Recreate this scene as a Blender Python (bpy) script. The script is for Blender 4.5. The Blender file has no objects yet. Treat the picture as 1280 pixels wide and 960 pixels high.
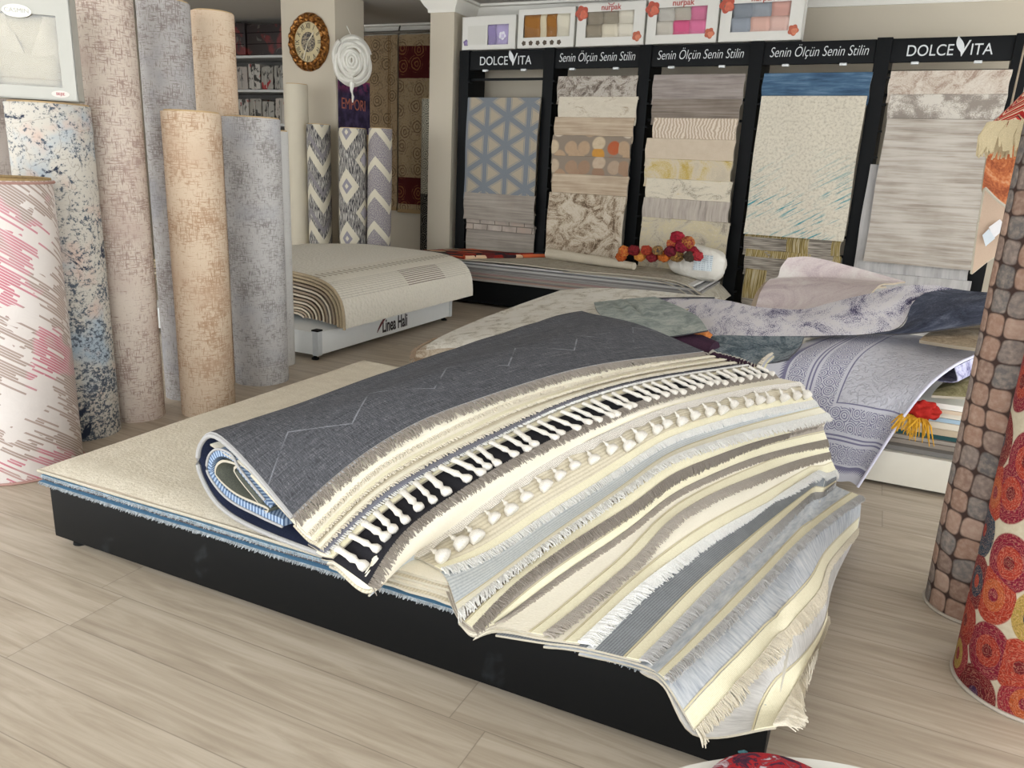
import bpy, bmesh, math, random
import numpy as np
from mathutils import Vector, Matrix, Quaternion, noise as mnoise
rnd = random.Random(7)
C = bpy.context.scene.collection
PI = math.pi
V = Vector
# ------------------------------------------------------------------ camera (surveyed from the photograph)
CAM_H, FOC = 1.4, 970.0
_d = np.array([478-640, 3950-480, FOC]); _d /= np.linalg.norm(_d)
_x = -np.array([-1560-640, 100-480, FOC]); _x -= _d*_x.dot(_d); _x /= np.linalg.norm(_x)
_R = np.array([_x, np.cross(-_d, _x), -_d])
def ray(u, v): return _R @ np.array([u-640.0, v-480.0, FOC])
def at(u, v, Y):            # the point of the place seen there, on the vertical plane at depth Y
    d = ray(u, v)*1.0; d = d*(Y/d[1]); return V((d[0], d[1], d[2]+CAM_H))
def atz(u, v, z):
    d = ray(u, v); d = d*((z-CAM_H)/d[2]); return V((d[0], d[1], d[2]+CAM_H))
def atx(u, v, X):
    d = ray(u, v); d = d*(X/d[0]); return V((d[0], d[1], d[2]+CAM_H))
def proj(p):
    c = _R.T @ (np.array(p)-np.array([0, 0, CAM_H])); return np.array([c[0]/c[2]*FOC+640, c[1]/c[2]*FOC+480])
cd = bpy.data.cameras.new('camera'); cam = bpy.data.objects.new('camera', cd); C.objects.link(cam)
r_, u_, b_ = _R @ np.array([1, 0, 0]), _R @ np.array([0, -1, 0]), _R @ np.array([0, 0, -1])
cam.matrix_world = Matrix(((r_[0], u_[0], b_[0], 0), (r_[1], u_[1], b_[1], 0), (r_[2], u_[2], b_[2], CAM_H), (0, 0, 0, 1)))
cd.sensor_width = 36; cd.lens = FOC/1280*36; cd.clip_start = .02
bpy.context.scene.camera = cam

# ------------------------------------------------------------------ node helper
def lin(h):
    if not isinstance(h, str): return tuple(h)+((1.0,) if len(h) == 3 else ())
    h = h.lstrip('#'); o = []
    for i in (0, 2, 4):
        c = int(h[i:i+2], 16)/255; o.append(c/12.92 if c <= .04045 else ((c+.055)/1.055)**2.4)
    return tuple(o)+(1.0,)
class N:
    def __init__(s, name, rough=.85, metal=0.0):
        s.mat = bpy.data.materials.new(name); s.mat.use_nodes = True; s.t = s.mat.node_tree
        s.b = s.t.nodes['Principled BSDF']; s.b.inputs['Roughness'].default_value = rough; s.b.inputs['Metallic'].default_value = metal
        if rough > .8: s.b.inputs['Specular IOR Level'].default_value = .2
    def n(s, ty): return s.t.nodes.new(ty)
    def set(s, inp, val):
        if hasattr(val, 'is_output') or isinstance(val, bpy.types.NodeSocket): s.t.links.new(val, inp)
        elif isinstance(val, str): inp.default_value = lin(val)
        else:
            try: inp.default_value = val
            except Exception: inp.default_value = (val, val, val)
    def uv(s): return s.n('ShaderNodeTexCoord').outputs['UV']
    def obj(s): return s.n('ShaderNodeTexCoord').outputs['Object']
    def map(s, vec, scale=(1, 1, 1), rot=0, loc=(0, 0, 0)):
        m = s.n('ShaderNodeMapping'); s.set(m.inputs[0], vec); m.inputs['Scale'].default_value = scale; m.inputs['Rotation'].default_value = (0, 0, rot); m.inputs['Location'].default_value = loc
        return m.outputs[0]
    def noise(s, vec, scale=5, detail=3, rough=.55, dist=0.0):
        m = s.n('ShaderNodeTexNoise'); s.set(m.inputs['Vector'], vec)
        for k, v in (('Scale', scale), ('Detail', detail), ('Roughness', rough), ('Distortion', dist)): m.inputs[k].default_value = v
        return m.outputs[0]
    def vor(s, vec, scale=5, feature='F1', metric='EUCLIDEAN', rand=1.0):
        m = s.n('ShaderNodeTexVoronoi'); m.feature = feature; m.voronoi_dimensions = '2D'
        if feature != 'DISTANCE_TO_EDGE': m.distance = metric
        s.set(m.inputs['Vector'], vec); m.inputs['Scale'].default_value = scale; m.inputs['Randomness'].default_value = rand
        return m.outputs[0], m.outputs[1]
    def m(s, op, a, b=0.0, c=0.0):
        m = s.n('ShaderNodeMath'); m.operation = op
        for i, x in enumerate((a, b, c)): s.set(m.inputs[i], x)
        return m.outputs[0]
    def xyz(s, vec):
        m = s.n('ShaderNodeSeparateXYZ'); s.set(m.inputs[0], vec); return m.outputs[0], m.outputs[1], m.outputs[2]
    def comb(s, x, y, z=0.0):
        m = s.n('ShaderNodeCombineXYZ')
        for i, a in enumerate((x, y, z)): s.set(m.inputs[i], a)
        return m.outputs[0]
    def mix(s, f, a, b, mode='MIX'):
        m = s.n('ShaderNodeMix'); m.data_type = 'RGBA'; m.blend_type = mode
        s.set(m.inputs[0], f); s.set(m.inputs[6], a); s.set(m.inputs[7], b); return m.outputs[2]
    def step(s, f, lo, hi, a=0.0, b=1.0):
        m = s.n('ShaderNodeMapRange'); s.set(m.inputs[0], f); s.set(m.inputs[1], lo); s.set(m.inputs[2], hi); s.set(m.inputs[3], a); s.set(m.inputs[4], b); return m.outputs[0]
    def ramp(s, f, stops, const=False):
        m = s.n('ShaderNodeValToRGB'); r = m.color_ramp
        if const: r.interpolation = 'CONSTANT'
        while len(r.elements) < len(stops): r.elements.new(.5)
        for e, (p, c) in zip(r.elements, stops): e.position = p; e.color = lin(c)
        s.set(m.inputs[0], f); return m.outputs[0]
    def white(s, vec):
        m = s.n('ShaderNodeTexWhiteNoise'); m.noise_dimensions = '3D'; s.set(m.inputs[0], vec); return m.outputs[0]
    def bump(s, h, st=.3, d=.003):
        m = s.n('ShaderNodeBump'); m.inputs['Strength'].default_value = st; m.inputs['Distance'].default_value = d; s.set(m.inputs['Height'], h); s.t.links.new(m.outputs[0], s.b.inputs['Normal'])
    def col(s, c): s.set(s.b.inputs['Base Color'], c); return s.mat
    def band(s, x, lo, hi):   # 1 inside lo..hi
        return s.m('MULTIPLY', s.m('GREATER_THAN', x, lo), s.m('LESS_THAN', x, hi))
    def tri(s, x, p): return s.m('PINGPONG', x, p)

_cache = {}
def memo(f):
    def g(*a, **k):
        key = (f.__name__, a, tuple(sorted(k.items())))
        if key not in _cache: _cache[key] = f(*a, **k)
        return _cache[key]
    return g
@memo
def plain(name, col, rough=.85, metal=0.0, var=.06, sc=40.0):
    s = N(name, rough, metal); f = s.noise(s.obj(), sc, 2)
    if max(lin(col)[:3]) < .012: s.b.inputs['Specular IOR Level'].default_value = .16
    c = lin(col); d = tuple(x*(1-var*2) for x in c[:3]); l = tuple(min(1, x*(1+var)) for x in c[:3])
    return s.col(s.mix(f, d+(1,), l+(1,)))
@memo
def weave(name, c1, c2, fine=220.0, stripe=0.0, relief=.25, blot=3.0):
    """plain woven pile: fine yarn noise, faint blotches, optional fine ribs along v"""
    s = N(name); uv = s.uv(); f = s.noise(uv, fine, 2, .7); g = s.noise(uv, blot, 4, .6)
    f = s.m('ADD', s.m('MULTIPLY', f, .6), s.m('MULTIPLY', g, .5))
    if stripe:
        x, y, z = s.xyz(uv); w = s.m('ABSOLUTE', s.m('SINE', s.m('MULTIPLY', x, stripe)))
        f = s.m('ADD', f, s.m('MULTIPLY', s.m('SUBTRACT', w, .5), .35))
    s.bump(s.noise(uv, fine*.6, 2), relief, .004)
    return s.col(s.mix(s.step(f, .3, .8), c1, c2))
@memo
def distress(name, base, spot, thr=.55, sc=1.0, lines=1.0, third=None, seed=0.0):
    """abraded cross-hatch carpet"""
    s = N(name); uv = s.map(s.uv(), (sc, sc, 1), 0, (seed, seed*1.7, 0))
    big = s.noise(uv, 5.5, 4, .6); mid = s.noise(uv, 2.2, 2)
    h = s.noise(s.map(uv, (22, 150, 1)), 1, 3, .6); v = s.noise(s.map(uv, (150, 22, 1)), 1, 3, .6)
    g = s.m('MAXIMUM', h, v)
    f = s.m('ADD', s.m('ADD', s.m('MULTIPLY', big, .62), s.m('MULTIPLY', mid, .2)), s.m('MULTIPLY', s.m('SUBTRACT', g, .5), 1.15*lines))
    k = s.step(f, thr-.05, thr+.09)
    fi = s.noise(uv, 260, 2)
    c = s.mix(k, base, spot)
    if third: c = s.mix(s.step(s.noise(uv, 3.1, 3), .52, .66), c, s.mix(.55, c, third))
    c = s.mix(s.m('MULTIPLY', fi, .35), c, (.05, .045, .04, 1), 'MULTIPLY') if False else s.mix(s.step(fi, .2, .9, 0.0, .16), c, '#5a5048')
    s.bump(s.m('ADD', k, s.m('MULTIPLY', fi, .5)), .25, .004)
    return s.col(c)
@memo
def streak(name, cols, sx=2.0, sy=60.0, lo=.3, hi=.72, rot=0.0, seed=0.0):
    s = N(name); uv = s.map(s.uv(), (sx, sy, 1), rot, (seed, seed, 0))
    f = s.noise(uv, 1, 5, .65); g = s.noise(s.uv(), 3, 3)
    f = s.step(s.m('ADD', s.m('MULTIPLY', f, .75), s.m('MULTIPLY', g, .25)), lo, hi)
    k = len(cols); s.bump(f, .2, .003)
    return s.col(s.ramp(f, [(i/(k-1) if k > 1 else 0, c) for i, c in enumerate(cols)]))
@memo
def splash(name, cols, sc=4.0, detail=6.0, lo=.35, hi=.66, dist=1.0, stretch=(1.0, 1.0), seed=0.0, grain=.3):
    s = N(name); uv = s.map(s.uv(), (stretch[0], stretch[1], 1), 0, (seed, seed*.7, 0))
    f = s.noise(uv, sc, detail, .72, dist); g = s.noise(uv, 90, 3)
    f = s.step(s.m('ADD', f, s.m('MULTIPLY', s.m('SUBTRACT', g, .5), grain)), lo, hi); k = len(cols)
    s.bump(g, .2, .004)
    return s.col(s.ramp(f, [(i/(k-1), c) for i, c in enumerate(cols)]))
# ------------------------------------------------------------------ object helpers
def link(name, me, parent=None):
    o = bpy.data.objects.new(name, me); C.objects.link(o)
    if parent is not None: o.parent = parent; o.matrix_parent_inverse = parent.matrix_basis.inverted()
    return o
def tag(o, label, cat, group=None, kind=None):
    o['label'] = label; o['category'] = cat
    if group: o['group'] = group
    if kind: o['kind'] = kind
    return o
def empty(name, loc, label=None, cat=None, group=None, rz=0.0):
    o = bpy.data.objects.new(name, None); C.objects.link(o); o.location = loc; o.rotation_euler = (0, 0, rz); o.empty_display_size = .1
    if label: tag(o, label, cat, group)
    return o
def struct(o): o['kind'] = 'structure'; return o
def stuff(o): o['kind'] = 'stuff'; return o
def mats(me, ml):
    for m in (ml if isinstance(ml, (list, tuple)) else [ml]): me.materials.append(m)
def finish(name, bm, ml, parent=None, smooth=True, uvbox=True):
    if uvbox:
        L = bm.loops.layers.uv.verify(); bm.normal_update()
        for f in bm.faces:
            n = f.normal; a = max(range(3), key=lambda i: abs(n[i]))
            for l in f.loops:
                c = l.vert.co; l[L].uv = (c.y, c.z) if a == 0 else ((c.x, c.z) if a == 1 else (c.x, c.y))
    me = bpy.data.meshes.new(name); bm.to_mesh(me); bm.free(); mats(me, ml)
    if smooth:
        for p in me.polygons: p.use_smooth = True
        me.set_sharp_from_angle(angle=math.radians(38))
    return link(name, me, parent)
def bm_box(bm, x0, x1, y0, y1, z0, z1, bev=0.0):
    r = bmesh.ops.create_cube(bm, size=1.0, matrix=Matrix.Translation(((x0+x1)/2, (y0+y1)/2, (z0+z1)/2)) @ Matrix.Diagonal((abs(x1-x0), abs(y1-y0), abs(z1-z0), 1)))
    if bev:
        es = list({e for v in r['verts'] for e in v.link_edges}); bmesh.ops.bevel(bm, geom=es, offset=bev, segments=2, affect='EDGES', profile=.7)
def box(name, x0, x1, y0, y1, z0, z1, mat, parent=None, bev=.004):
    bm = bmesh.new(); bm_box(bm, x0, x1, y0, y1, z0, z1, bev); return finish(name, bm, mat, parent)
def tube(name, pts, r, mat, parent=None, seg=10, caps=True):
    bm = bmesh.new(); pts = [V(p) for p in pts]; rr = r if isinstance(r, (list, tuple)) else [r]*len(pts); rings = []
    up = V((0, 0, 1))
    for i, p in enumerate(pts):
        t = (pts[min(i+1, len(pts)-1)]-pts[max(i-1, 0)]).normalized()
        a = t.cross(up); a = a if a.length > 1e-3 else t.cross(V((1, 0, 0))); a.normalize(); b = t.cross(a).normalized()
        rings.append([bm.verts.new(p+a*rr[i]*math.cos(2*PI*k/seg)+b*rr[i]*math.sin(2*PI*k/seg)) for k in range(seg)])
    for A, B in zip(rings, rings[1:]):
        for k in range(seg): bm.faces.new((A[k], A[(k+1) % seg], B[(k+1) % seg], B[k]))
    if caps: bm.faces.new(rings[0][::-1]); bm.faces.new(rings[-1])
    bmesh.ops.recalc_face_normals(bm, faces=bm.faces); return finish(name, bm, mat, parent)
def lathe(name, prof, mat, parent=None, seg=32, loc=(0, 0, 0), wob=None):
    bm = bmesh.new(); rings = []
    for r, z in prof:
        rings.append([bm.verts.new((r*math.cos(2*PI*k/seg)*(1+(wob(k, z) if wob else 0)), r*math.sin(2*PI*k/seg)*(1+(wob(k, z) if wob else 0)), z)) for k in range(seg)])
    for A, B in zip(rings, rings[1:]):
        for k in range(seg): bm.faces.new((A[k], A[(k+1) % seg], B[(k+1) % seg], B[k]))
    bm.faces.new(rings[0][::-1]); bm.faces.new(rings[-1]); bmesh.ops.recalc_face_normals(bm, faces=bm.faces)
    o = finish(name, bm, mat, parent); o.location = loc; return o
def crom(P, n):
    """resample a polyline with a centripetal-ish Catmull-Rom to n points, even in parameter"""
    P = [V(p) for p in P]
    if len(P) == 2: return [P[0].lerp(P[1], i/(n-1)) for i in range(n)]
    L = [0.0]
    for a, b in zip(P, P[1:]): L.append(L[-1]+max(1e-6, (b-a).length))
    out = []; j = 0
    for i in range(n):
        s = L[-1]*i/(n-1)
        while j < len(P)-2 and s > L[j+1]: j += 1
        t = (s-L[j])/(L[j+1]-L[j]); p1, p2 = P[j], P[j+1]; h = L[j+1]-L[j]
        m1 = (P[j+1]-P[j-1])/(L[j+1]-L[j-1])*h if j > 0 else (p2-p1)
        m2 = (P[j+2]-P[j])/(L[j+2]-L[j])*h if j < len(P)-2 else (p2-p1)
        t2, t3 = t*t, t*t*t
        out.append(p1*(2*t3-3*t2+1)+m1*(t3-2*t2+t)+p2*(-2*t3+3*t2)+m2*(t3-t2))
    return out
def wob(p, amp, sc=4.0, seed=0.0): return amp*mnoise.noise(V((p[0]*sc+seed, p[1]*sc-seed, p[2]*sc*.3+seed*.5)))
def grid_mesh(name, P, thick, ml, parent=None, uv0=(0, 0)):
    """P[i][j] top surface points; a solid of that thickness; uv in metres (u along i, v along j); slot 1 = rim and underside if given"""
    ni, nj = len(P), len(P[0])
    bm = bmesh.new(); L = bm.loops.layers.uv.verify()
    nrm = [[None]*nj for _ in range(ni)]
    for i in range(ni):
        for j in range(nj):
            a = P[min(i+1, ni-1)][j]-P[max(i-1, 0)][j]; b = P[i][min(j+1, nj-1)]-P[i][max(j-1, 0)]
            n = a.cross(b); nrm[i][j] = n.normalized() if n.length > 1e-9 else V((0, 0, 1))
    flip = sum(nrm[i][j].z for i in range(ni) for j in range(nj)) < 0
    top = [[bm.verts.new(P[i][j]) for j in range(nj)] for i in range(ni)]
    bot = [[bm.verts.new(P[i][j]-nrm[i][j]*thick*(-1 if flip else 1)) for j in range(nj)] for i in range(ni)]
    mj, mi = nj//2, ni//2
    U = [0.0]; W = [0.0]
    for i in range(1, ni): U.append(U[-1]+(P[i][mj]-P[i-1][mj]).length)
    for j in range(1, nj): W.append(W[-1]+(P[mi][j]-P[mi][j-1]).length)
    two = isinstance(ml, (list, tuple)) and len(ml) > 1
    def face(vs, idx, mat=0):
        if flip: vs = vs[::-1]; idx = idx[::-1]
        f = bm.faces.new(vs); f.material_index = mat
        for l, (i, j) in zip(f.loops, idx): l[L].uv = (U[i]+uv0[0], W[j]+uv0[1])
        return f
    for i in range(ni-1):
        for j in range(nj-1):
            q = [(i, j), (i+1, j), (i+1, j+1), (i, j+1)]
            face([top[a][b] for a, b in q], q); face([bot[a][b] for a, b in q[::-1]], q[::-1], 2 if (two and len(ml) > 2) else 0)
    loop = [(i, 0) for i in range(ni)]+[(ni-1, j) for j in range(1, nj)]+[(i, nj-1) for i in range(ni-2, -1, -1)]+[(0, j) for j in range(nj-2, 0, -1)]
    for (a, b) in zip(loop, loop[1:]+loop[:1]):
        face([top[b[0]][b[1]], top[a[0]][a[1]], bot[a[0]][a[1]], bot[b[0]][b[1]]], [b, a, a, b], 1 if two else 0)
    me = bpy.data.meshes.new(name); bm.to_mesh(me); bm.free(); mats(me, ml)
    for p in me.polygons: p.use_smooth = True
    me.set_sharp_from_angle(angle=math.radians(50))
    return link(name, me, parent)
def loft(rows, ni, nj):
    R = [crom(r, nj) for r in rows]
    cols = [crom([R[i][j] for i in range(len(R))], ni) for j in range(nj)]
    return [[cols[j][i] for j in range(nj)] for i in range(ni)]
def sheet(name, rows, ml, parent=None, ni=24, nj=32, thick=.007, amp=0.0, sc=4.0, seed=0.0):
    P = loft(rows, ni, nj)
    if amp:
        for r in P:
            for p in r: p.z += wob(p, amp, sc, seed)
    o = grid_mesh(name, P, thick, ml, parent); return o, P
def strands(name, bases, length, mat, parent, spacing=.008, r=.0022, droop=.25, jit=.35, curl=.0, seed=1, rows=1):
    """fringe: bases = list of (point, outward, up) along an edge"""
    q = random.Random(seed); bm = bmesh.new(); acc = 0.0
    for rr in range(rows):
        for (p0, o0, n0), (p1, o1, n1) in zip(bases, bases[1:]):
            seg = (p1-p0).length; k = max(1, int(round(seg/spacing))); al = (p1-p0)/max(seg, 1e-6)
            for i in range(k):
                t = (i+q.random()*.8)/k; p = p0.lerp(p1, t); o = o0.lerp(o1, t).normalized(); n = n0.lerp(n1, t).normalized()
                ln = length*(.84+.3*q.random()); sid = al*ln*jit*(q.random()-.5)*2
                a = p-o*.004+n*(.001+.003*rr); b = p+o*ln*.5+sid*.4+n*ln*(.12*q.random()+.05*rr); c = p+o*ln+sid-n*ln*curl*q.random()+V((0, 0, -ln*droop*q.random()))
                prev = None
                for pt, rad in ((a, r), (b, r*1.15), (c, r*.55)):
                    x = al*rad; y = n*rad
                    ring = [bm.verts.new(pt+x), bm.verts.new(pt-x*.5+y*.87), bm.verts.new(pt-x*.5-y*.87)]
                    if prev:
                        for e in range(3): bm.faces.new((prev[e], prev[(e+1) % 3], ring[(e+1) % 3], ring[e]))
                    prev = ring
                bm.faces.new(prev)
    return stuff(finish(name, bm, mat, parent))
def edge_bases(P, i0=0, i1=1, inset=0.0):
    out = []; nj = len(P[0])
    for j in range(nj):
        o = (P[i0][j]-P[i1][j]).normalized(); b = P[i0][min(j+1, nj-1)]-P[i0][max(j-1, 0)]; n = o.cross(b).normalized()
        if n.z < 0: n = -n
        out.append((P[i0][j]-o*inset, o, n))
    return out
def text(name, body, size, M, mat, parent=None, xs=1.0, shear=0.0, ext=.002, align='CENTER', off=0.0):
    cu = bpy.data.curves.new(name, 'FONT'); cu.body = body; cu.size = size; cu.align_x = align; cu.align_y = 'CENTER'; cu.extrude = ext; cu.shear = shear; cu.offset = off
    o = bpy.data.objects.new(name+'_tmp', cu); C.objects.link(o); bpy.context.view_layer.update()
    me = bpy.data.meshes.new_from_object(o.evaluated_get(bpy.context.evaluated_depsgraph_get())); bpy.data.objects.remove(o)
    me.transform(M @ Matrix.Diagonal((xs, 1, 1, 1))); me.name = name; me.materials.clear(); me.materials.append(mat)
    return link(name, me, parent)
def faceM(loc, rz=0.0):        # text plane standing upright, facing -Y when rz = 0
    return Matrix.Translation(loc) @ Matrix.Rotation(rz, 4, 'Z') @ Matrix.Rotation(PI/2, 4, 'X')
def roll(name, label, x, y, r, h, ml, group=None, lean=(0, 0), z0=0.0, top=None, bind=None, squash=1.0, uv0=0.0, bulge=0.0, seed=0.0, cat='rolled carpet', zturn=0.0):
    """a carpet roll standing on end: outer turn with its overlapping flap, spiral end, optional bound rims"""
    seg, nh = 72, 26; bm = bmesh.new(); L = bm.loops.layers.uv.verify(); rings = []
    def rad(k, z): return r*(1+.012*mnoise.noise(V((math.cos(2*PI*k/seg)*2+seed, math.sin(2*PI*k/seg)*2, z*2.2)))+bulge*math.sin(PI*z/h))-(.008 if k == seg else 0)
    for i in range(nh+1):
        z = h*i/nh
        rings.append([bm.verts.new((x+lean[0]*z+rad(k, z)*math.cos(2*PI*k/seg+zturn), y+lean[1]*z+squash*rad(k, z)*math.sin(2*PI*k/seg+zturn), z0+z)) for k in range(seg+1)])
    for i in range(nh):
        for k in range(seg):
            f = bm.faces.new((rings[i][k], rings[i][k+1], rings[i+1][k+1], rings[i+1][k]))
            for l, (a, b) in zip(f.loops, ((k, i), (k+1, i), (k+1, i+1), (k, i+1))): l[L].uv = (2*PI*r*a/seg+uv0, h*b/nh)
    for rg, fl in ((rings[0], True), (rings[-1], False)):      # ends
        vs = rg[::-1] if fl else rg; f = bm.faces.new(vs)
        for l in f.loops: l[L].uv = (l.vert.co.x*2, l.vert.co.y*2)
    f = bm.faces.new
    o = finish(name, bm, ml, None, uvbox=False); tag(o, label, cat, group)
    bmm = bmesh.new(); pr = None; turns = max(3, int(r/.02)); n = turns*28    # spiral end
    for i in range(n+1):
        a = 2*PI*turns*i/n+zturn; q = (r-.004)*(.12+.88*i/n); c = []
        for dr, dz in ((-.0055, -.004), (-.0055, .006), (.001, .008), (.003, -.004)):
            c.append(bmm.verts.new((x+lean[0]*h+(q+dr)*math.cos(a), y+lean[1]*h+squash*(q+dr)*math.sin(a), z0+h+dz)))
        if pr:
            for e in range(4): bmm.faces.new((pr[e], pr[(e+1) % 4], c[(e+1) % 4], c[e]))
        else: bmm.faces.new(c)
        pr = c
    bmm.faces.new(pr[::-1]); bmesh.ops.recalc_face_normals(bmm, faces=bmm.faces); finish('spiral_end', bmm, top or plain('jute backing', '#b59a72'), o)
    if bind:
        for zz in (z0+.006, z0+h-.008):
            t = (zz-z0); pts = [(x+lean[0]*t+(r+.003)*math.cos(2*PI*k/48), y+lean[1]*t+squash*(r+.003)*math.sin(2*PI*k/48), zz) for k in range(49)]
            tube('binding', pts, .006, bind, o, 6, False)
    return o
# ------------------------------------------------------------------ special materials
def m_floor():
    s = N('laminate floor', .42); x, y, z = s.xyz(s.obj()); w, ln = .19, 1.32
    row = s.m('FLOOR', s.m('DIVIDE', y, w)); off = s.m('MULTIPLY', s.white(s.comb(row, 3.0, 1.0)), ln)
    xs = s.m('DIVIDE', s.m('ADD', x, off), ln); cell = s.m('FLOOR', xs); fx = s.m('MULTIPLY', s.m('FRACT', xs), ln); fy = s.m('MULTIPLY', s.m('FRACT', s.m('DIVIDE', y, w)), w)
    ex = s.m('MINIMUM', fx, s.m('SUBTRACT', ln, fx)); ey = s.m('MINIMUM', fy, s.m('SUBTRACT', w, fy)); e = s.m('MINIMUM', ex, ey)
    pl = s.white(s.comb(row, cell, 5.0)); v = s.comb(s.m('MULTIPLY', s.m('ADD', x, s.m('MULTIPLY', pl, 9.0)), 1.3), s.m('MULTIPLY', y, 15.0), pl)
    g = s.noise(v, 1.2, 5, .6, 1.2); g2 = s.noise(s.comb(s.m('MULTIPLY', x, 2.0), s.m('MULTIPLY', y, 70.0), pl), 1.0, 3)
    c = s.ramp(s.m('ADD', s.m('MULTIPLY', g, .75), s.m('MULTIPLY', g2, .25)), [(.28, '#8f8170'), (.45, '#a89a87'), (.58, '#b8ab99'), (.75, '#c3b7a6')])
    c = s.mix(s.step(pl, 0, 1, 0.0, .22), c, '#9d9283'); c = s.mix(s.step(e, .0008, .0022, .55, 0.0), c, '#6b6154')
    s.bump(s.m('ADD', g2, s.step(e, 0, .002)), .12, .002); return s.col(c)
def m_denim():
    s = N('slate flatweave'); uv = s.uv(); x, y, z = s.xyz(uv)
    f = s.noise(uv, 230, 2, .7); h = s.noise(s.map(uv, (30, 420, 1)), 1, 3); v = s.noise(s.map(uv, (420, 8, 1)), 1, 2)
    q = s.m('ADD', s.m('MULTIPLY', f, .35), s.m('ADD', s.m('MULTIPLY', h, .45), s.m('MULTIPLY', v, .3)))
    c = s.ramp(q, [(.36, '#26262a'), (.5, '#3f4044'), (.6, '#58585c'), (.76, '#8c8c8f')])
    # broken zigzag line running along the rug
    zz = s.m('ADD', .13, s.m('MULTIPLY', s.tri(y, .16), .7)); stp = s.m('SNAP', y, .13); zz = s.m('ADD', zz, s.m('MULTIPLY', stp, 0.0))
    ln = s.m('LESS_THAN', s.m('ABSOLUTE', s.m('SUBTRACT', x, zz)), .003)
    ln = s.m('MULTIPLY', ln, s.step(s.noise(uv, 9, 2), .4, .6)); c = s.mix(s.m('MULTIPLY', ln, .38), c, '#a9abb2')
    s.bump(q, .4, .003); return s.col(c)
def m_herring():
    s = N('blue herringbone back'); x, y, z = s.xyz(s.uv()); w = s.m('SINE', s.m('MULTIPLY', s.m('ADD', x, s.tri(y, .03)), 420.0))
    return s.col(s.mix(s.step(s.m('ADD', w, s.noise(s.uv(), 60, 2)), -.3, 1.2), '#475c7c', '#9aabc0'))
def m_triangles():
    s = N('triangle lattice rug'); x, y, z = s.xyz(s.uv()); p = .13; out = None
    for k in range(3):
        a = k*PI/3; d = s.m('ADD', s.m('MULTIPLY', x, math.cos(a)), s.m('MULTIPLY', y, math.sin(a)))
        l = s.m('LESS_THAN', s.tri(s.m('ADD', d, 8*p), p), .028); l2 = s.band(s.tri(s.m('ADD', d, 8*p), p), .036, .042)
        l = s.m('MAXIMUM', l, l2); out = l if out is None else s.m('MAXIMUM', out, l)
    n = s.noise(s.uv(), 120, 3); c = s.mix(out, s.mix(n, '#8f8371', '#b3a792'), s.mix(n, '#5f646a', '#858a8f')); s.bump(out, .2); return s.col(c)
def m_brick():
    s = N('brick print rug'); b = s.n('ShaderNodeTexBrick'); s.set(b.inputs['Vector'], s.uv())
    for k, v in (('Scale', 1.0), ('Brick Width', .19), ('Row Height', .07), ('Mortar Size', .006)): b.inputs[k].default_value = v
    n = s.noise(s.uv(), 6, 4); s.set(b.inputs['Color1'], s.ramp(n, [(.35, '#b8aca0'), (.6, '#8f857c')])); s.set(b.inputs['Color2'], s.ramp(n, [(.35, '#9a7a68'), (.6, '#a59b90')])); b.inputs['Mortar'].default_value = lin('#6f675e'); return s.col(b.outputs[0])
def m_pebble(name, k):
    s = N(name); d, c = s.vor(s.uv(), 6.5, rand=.75); r = s.m('FRACT', s.m('MULTIPLY', s.white(c), 7.0)); n = s.noise(s.uv(), 30, 4)
    base = s.ramp(r, [(0, '#b49a7e'), (.3, '#c98f35'), (.5, '#b0522c'), (.62, '#c9b79b'), (.85, '#d9cdb9')], True) if k else s.ramp(r, [(0, '#a58a72'), (.4, '#8d6f5c'), (.7, '#bfae98'), (1, '#a06e50')])
    ring = s.step(d, .40, .5); c2 = s.mix(n, base, s.mix(.5, base, '#8a7058')); return s.col(s.mix(ring, c2, '#877a6c'))
def m_circles():
    s = N('overlapping medallion carpet'); uv = s.uv(); d, c = s.vor(s.map(uv, (1, .8, 1)), 8.8, rand=.5); r = s.white(c); r2 = s.white(s.comb(r, .3, .7))
    pal = [(0, '#5e1519'), (.18, '#7c2019'), (.34, '#8a2c1b'), (.46, '#3a2440'), (.56, '#23333f'), (.64, '#6d1526'), (.80, '#3d4a32'), (.88, '#7c2029'), (.97, '#8f7638')]
    pal2 = [(0, '#8a2e20'), (.2, '#252d3a'), (.42, '#551219'), (.62, '#944522'), (.8, '#4f6a6a'), (.95, '#94793a')]
    a = s.ramp(r, pal, True); b = s.ramp(r2, pal2, True); spoke = s.m('SINE', s.m('MULTIPLY', s.m('ADD', s.noise(uv, 60, 2), s.m('MULTIPLY', d, 3.0)), 30.0))
    c1 = s.mix(s.m('LESS_THAN', d, .33), a, b); c1 = s.mix(s.m('LESS_THAN', d, .14), c1, s.ramp(r2, pal, True))
    vv = s.noise(s.map(uv, (1, 1, 1)), 170, 2); c1 = s.mix(s.step(vv, .5, .62, 0.0, .7), c1, s.mix(.45, c1, '#0d0a10'))
    c1 = s.mix(s.step(spoke, .3, .9, 0.0, .18), c1, '#e0b090')
    c1 = s.mix(s.step(d, .58, .61), c1, s.mix(s.noise(uv, 80), '#b5aa94', '#9a8f79')); s.bump(vv, .35, .004); return s.col(c1)
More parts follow.
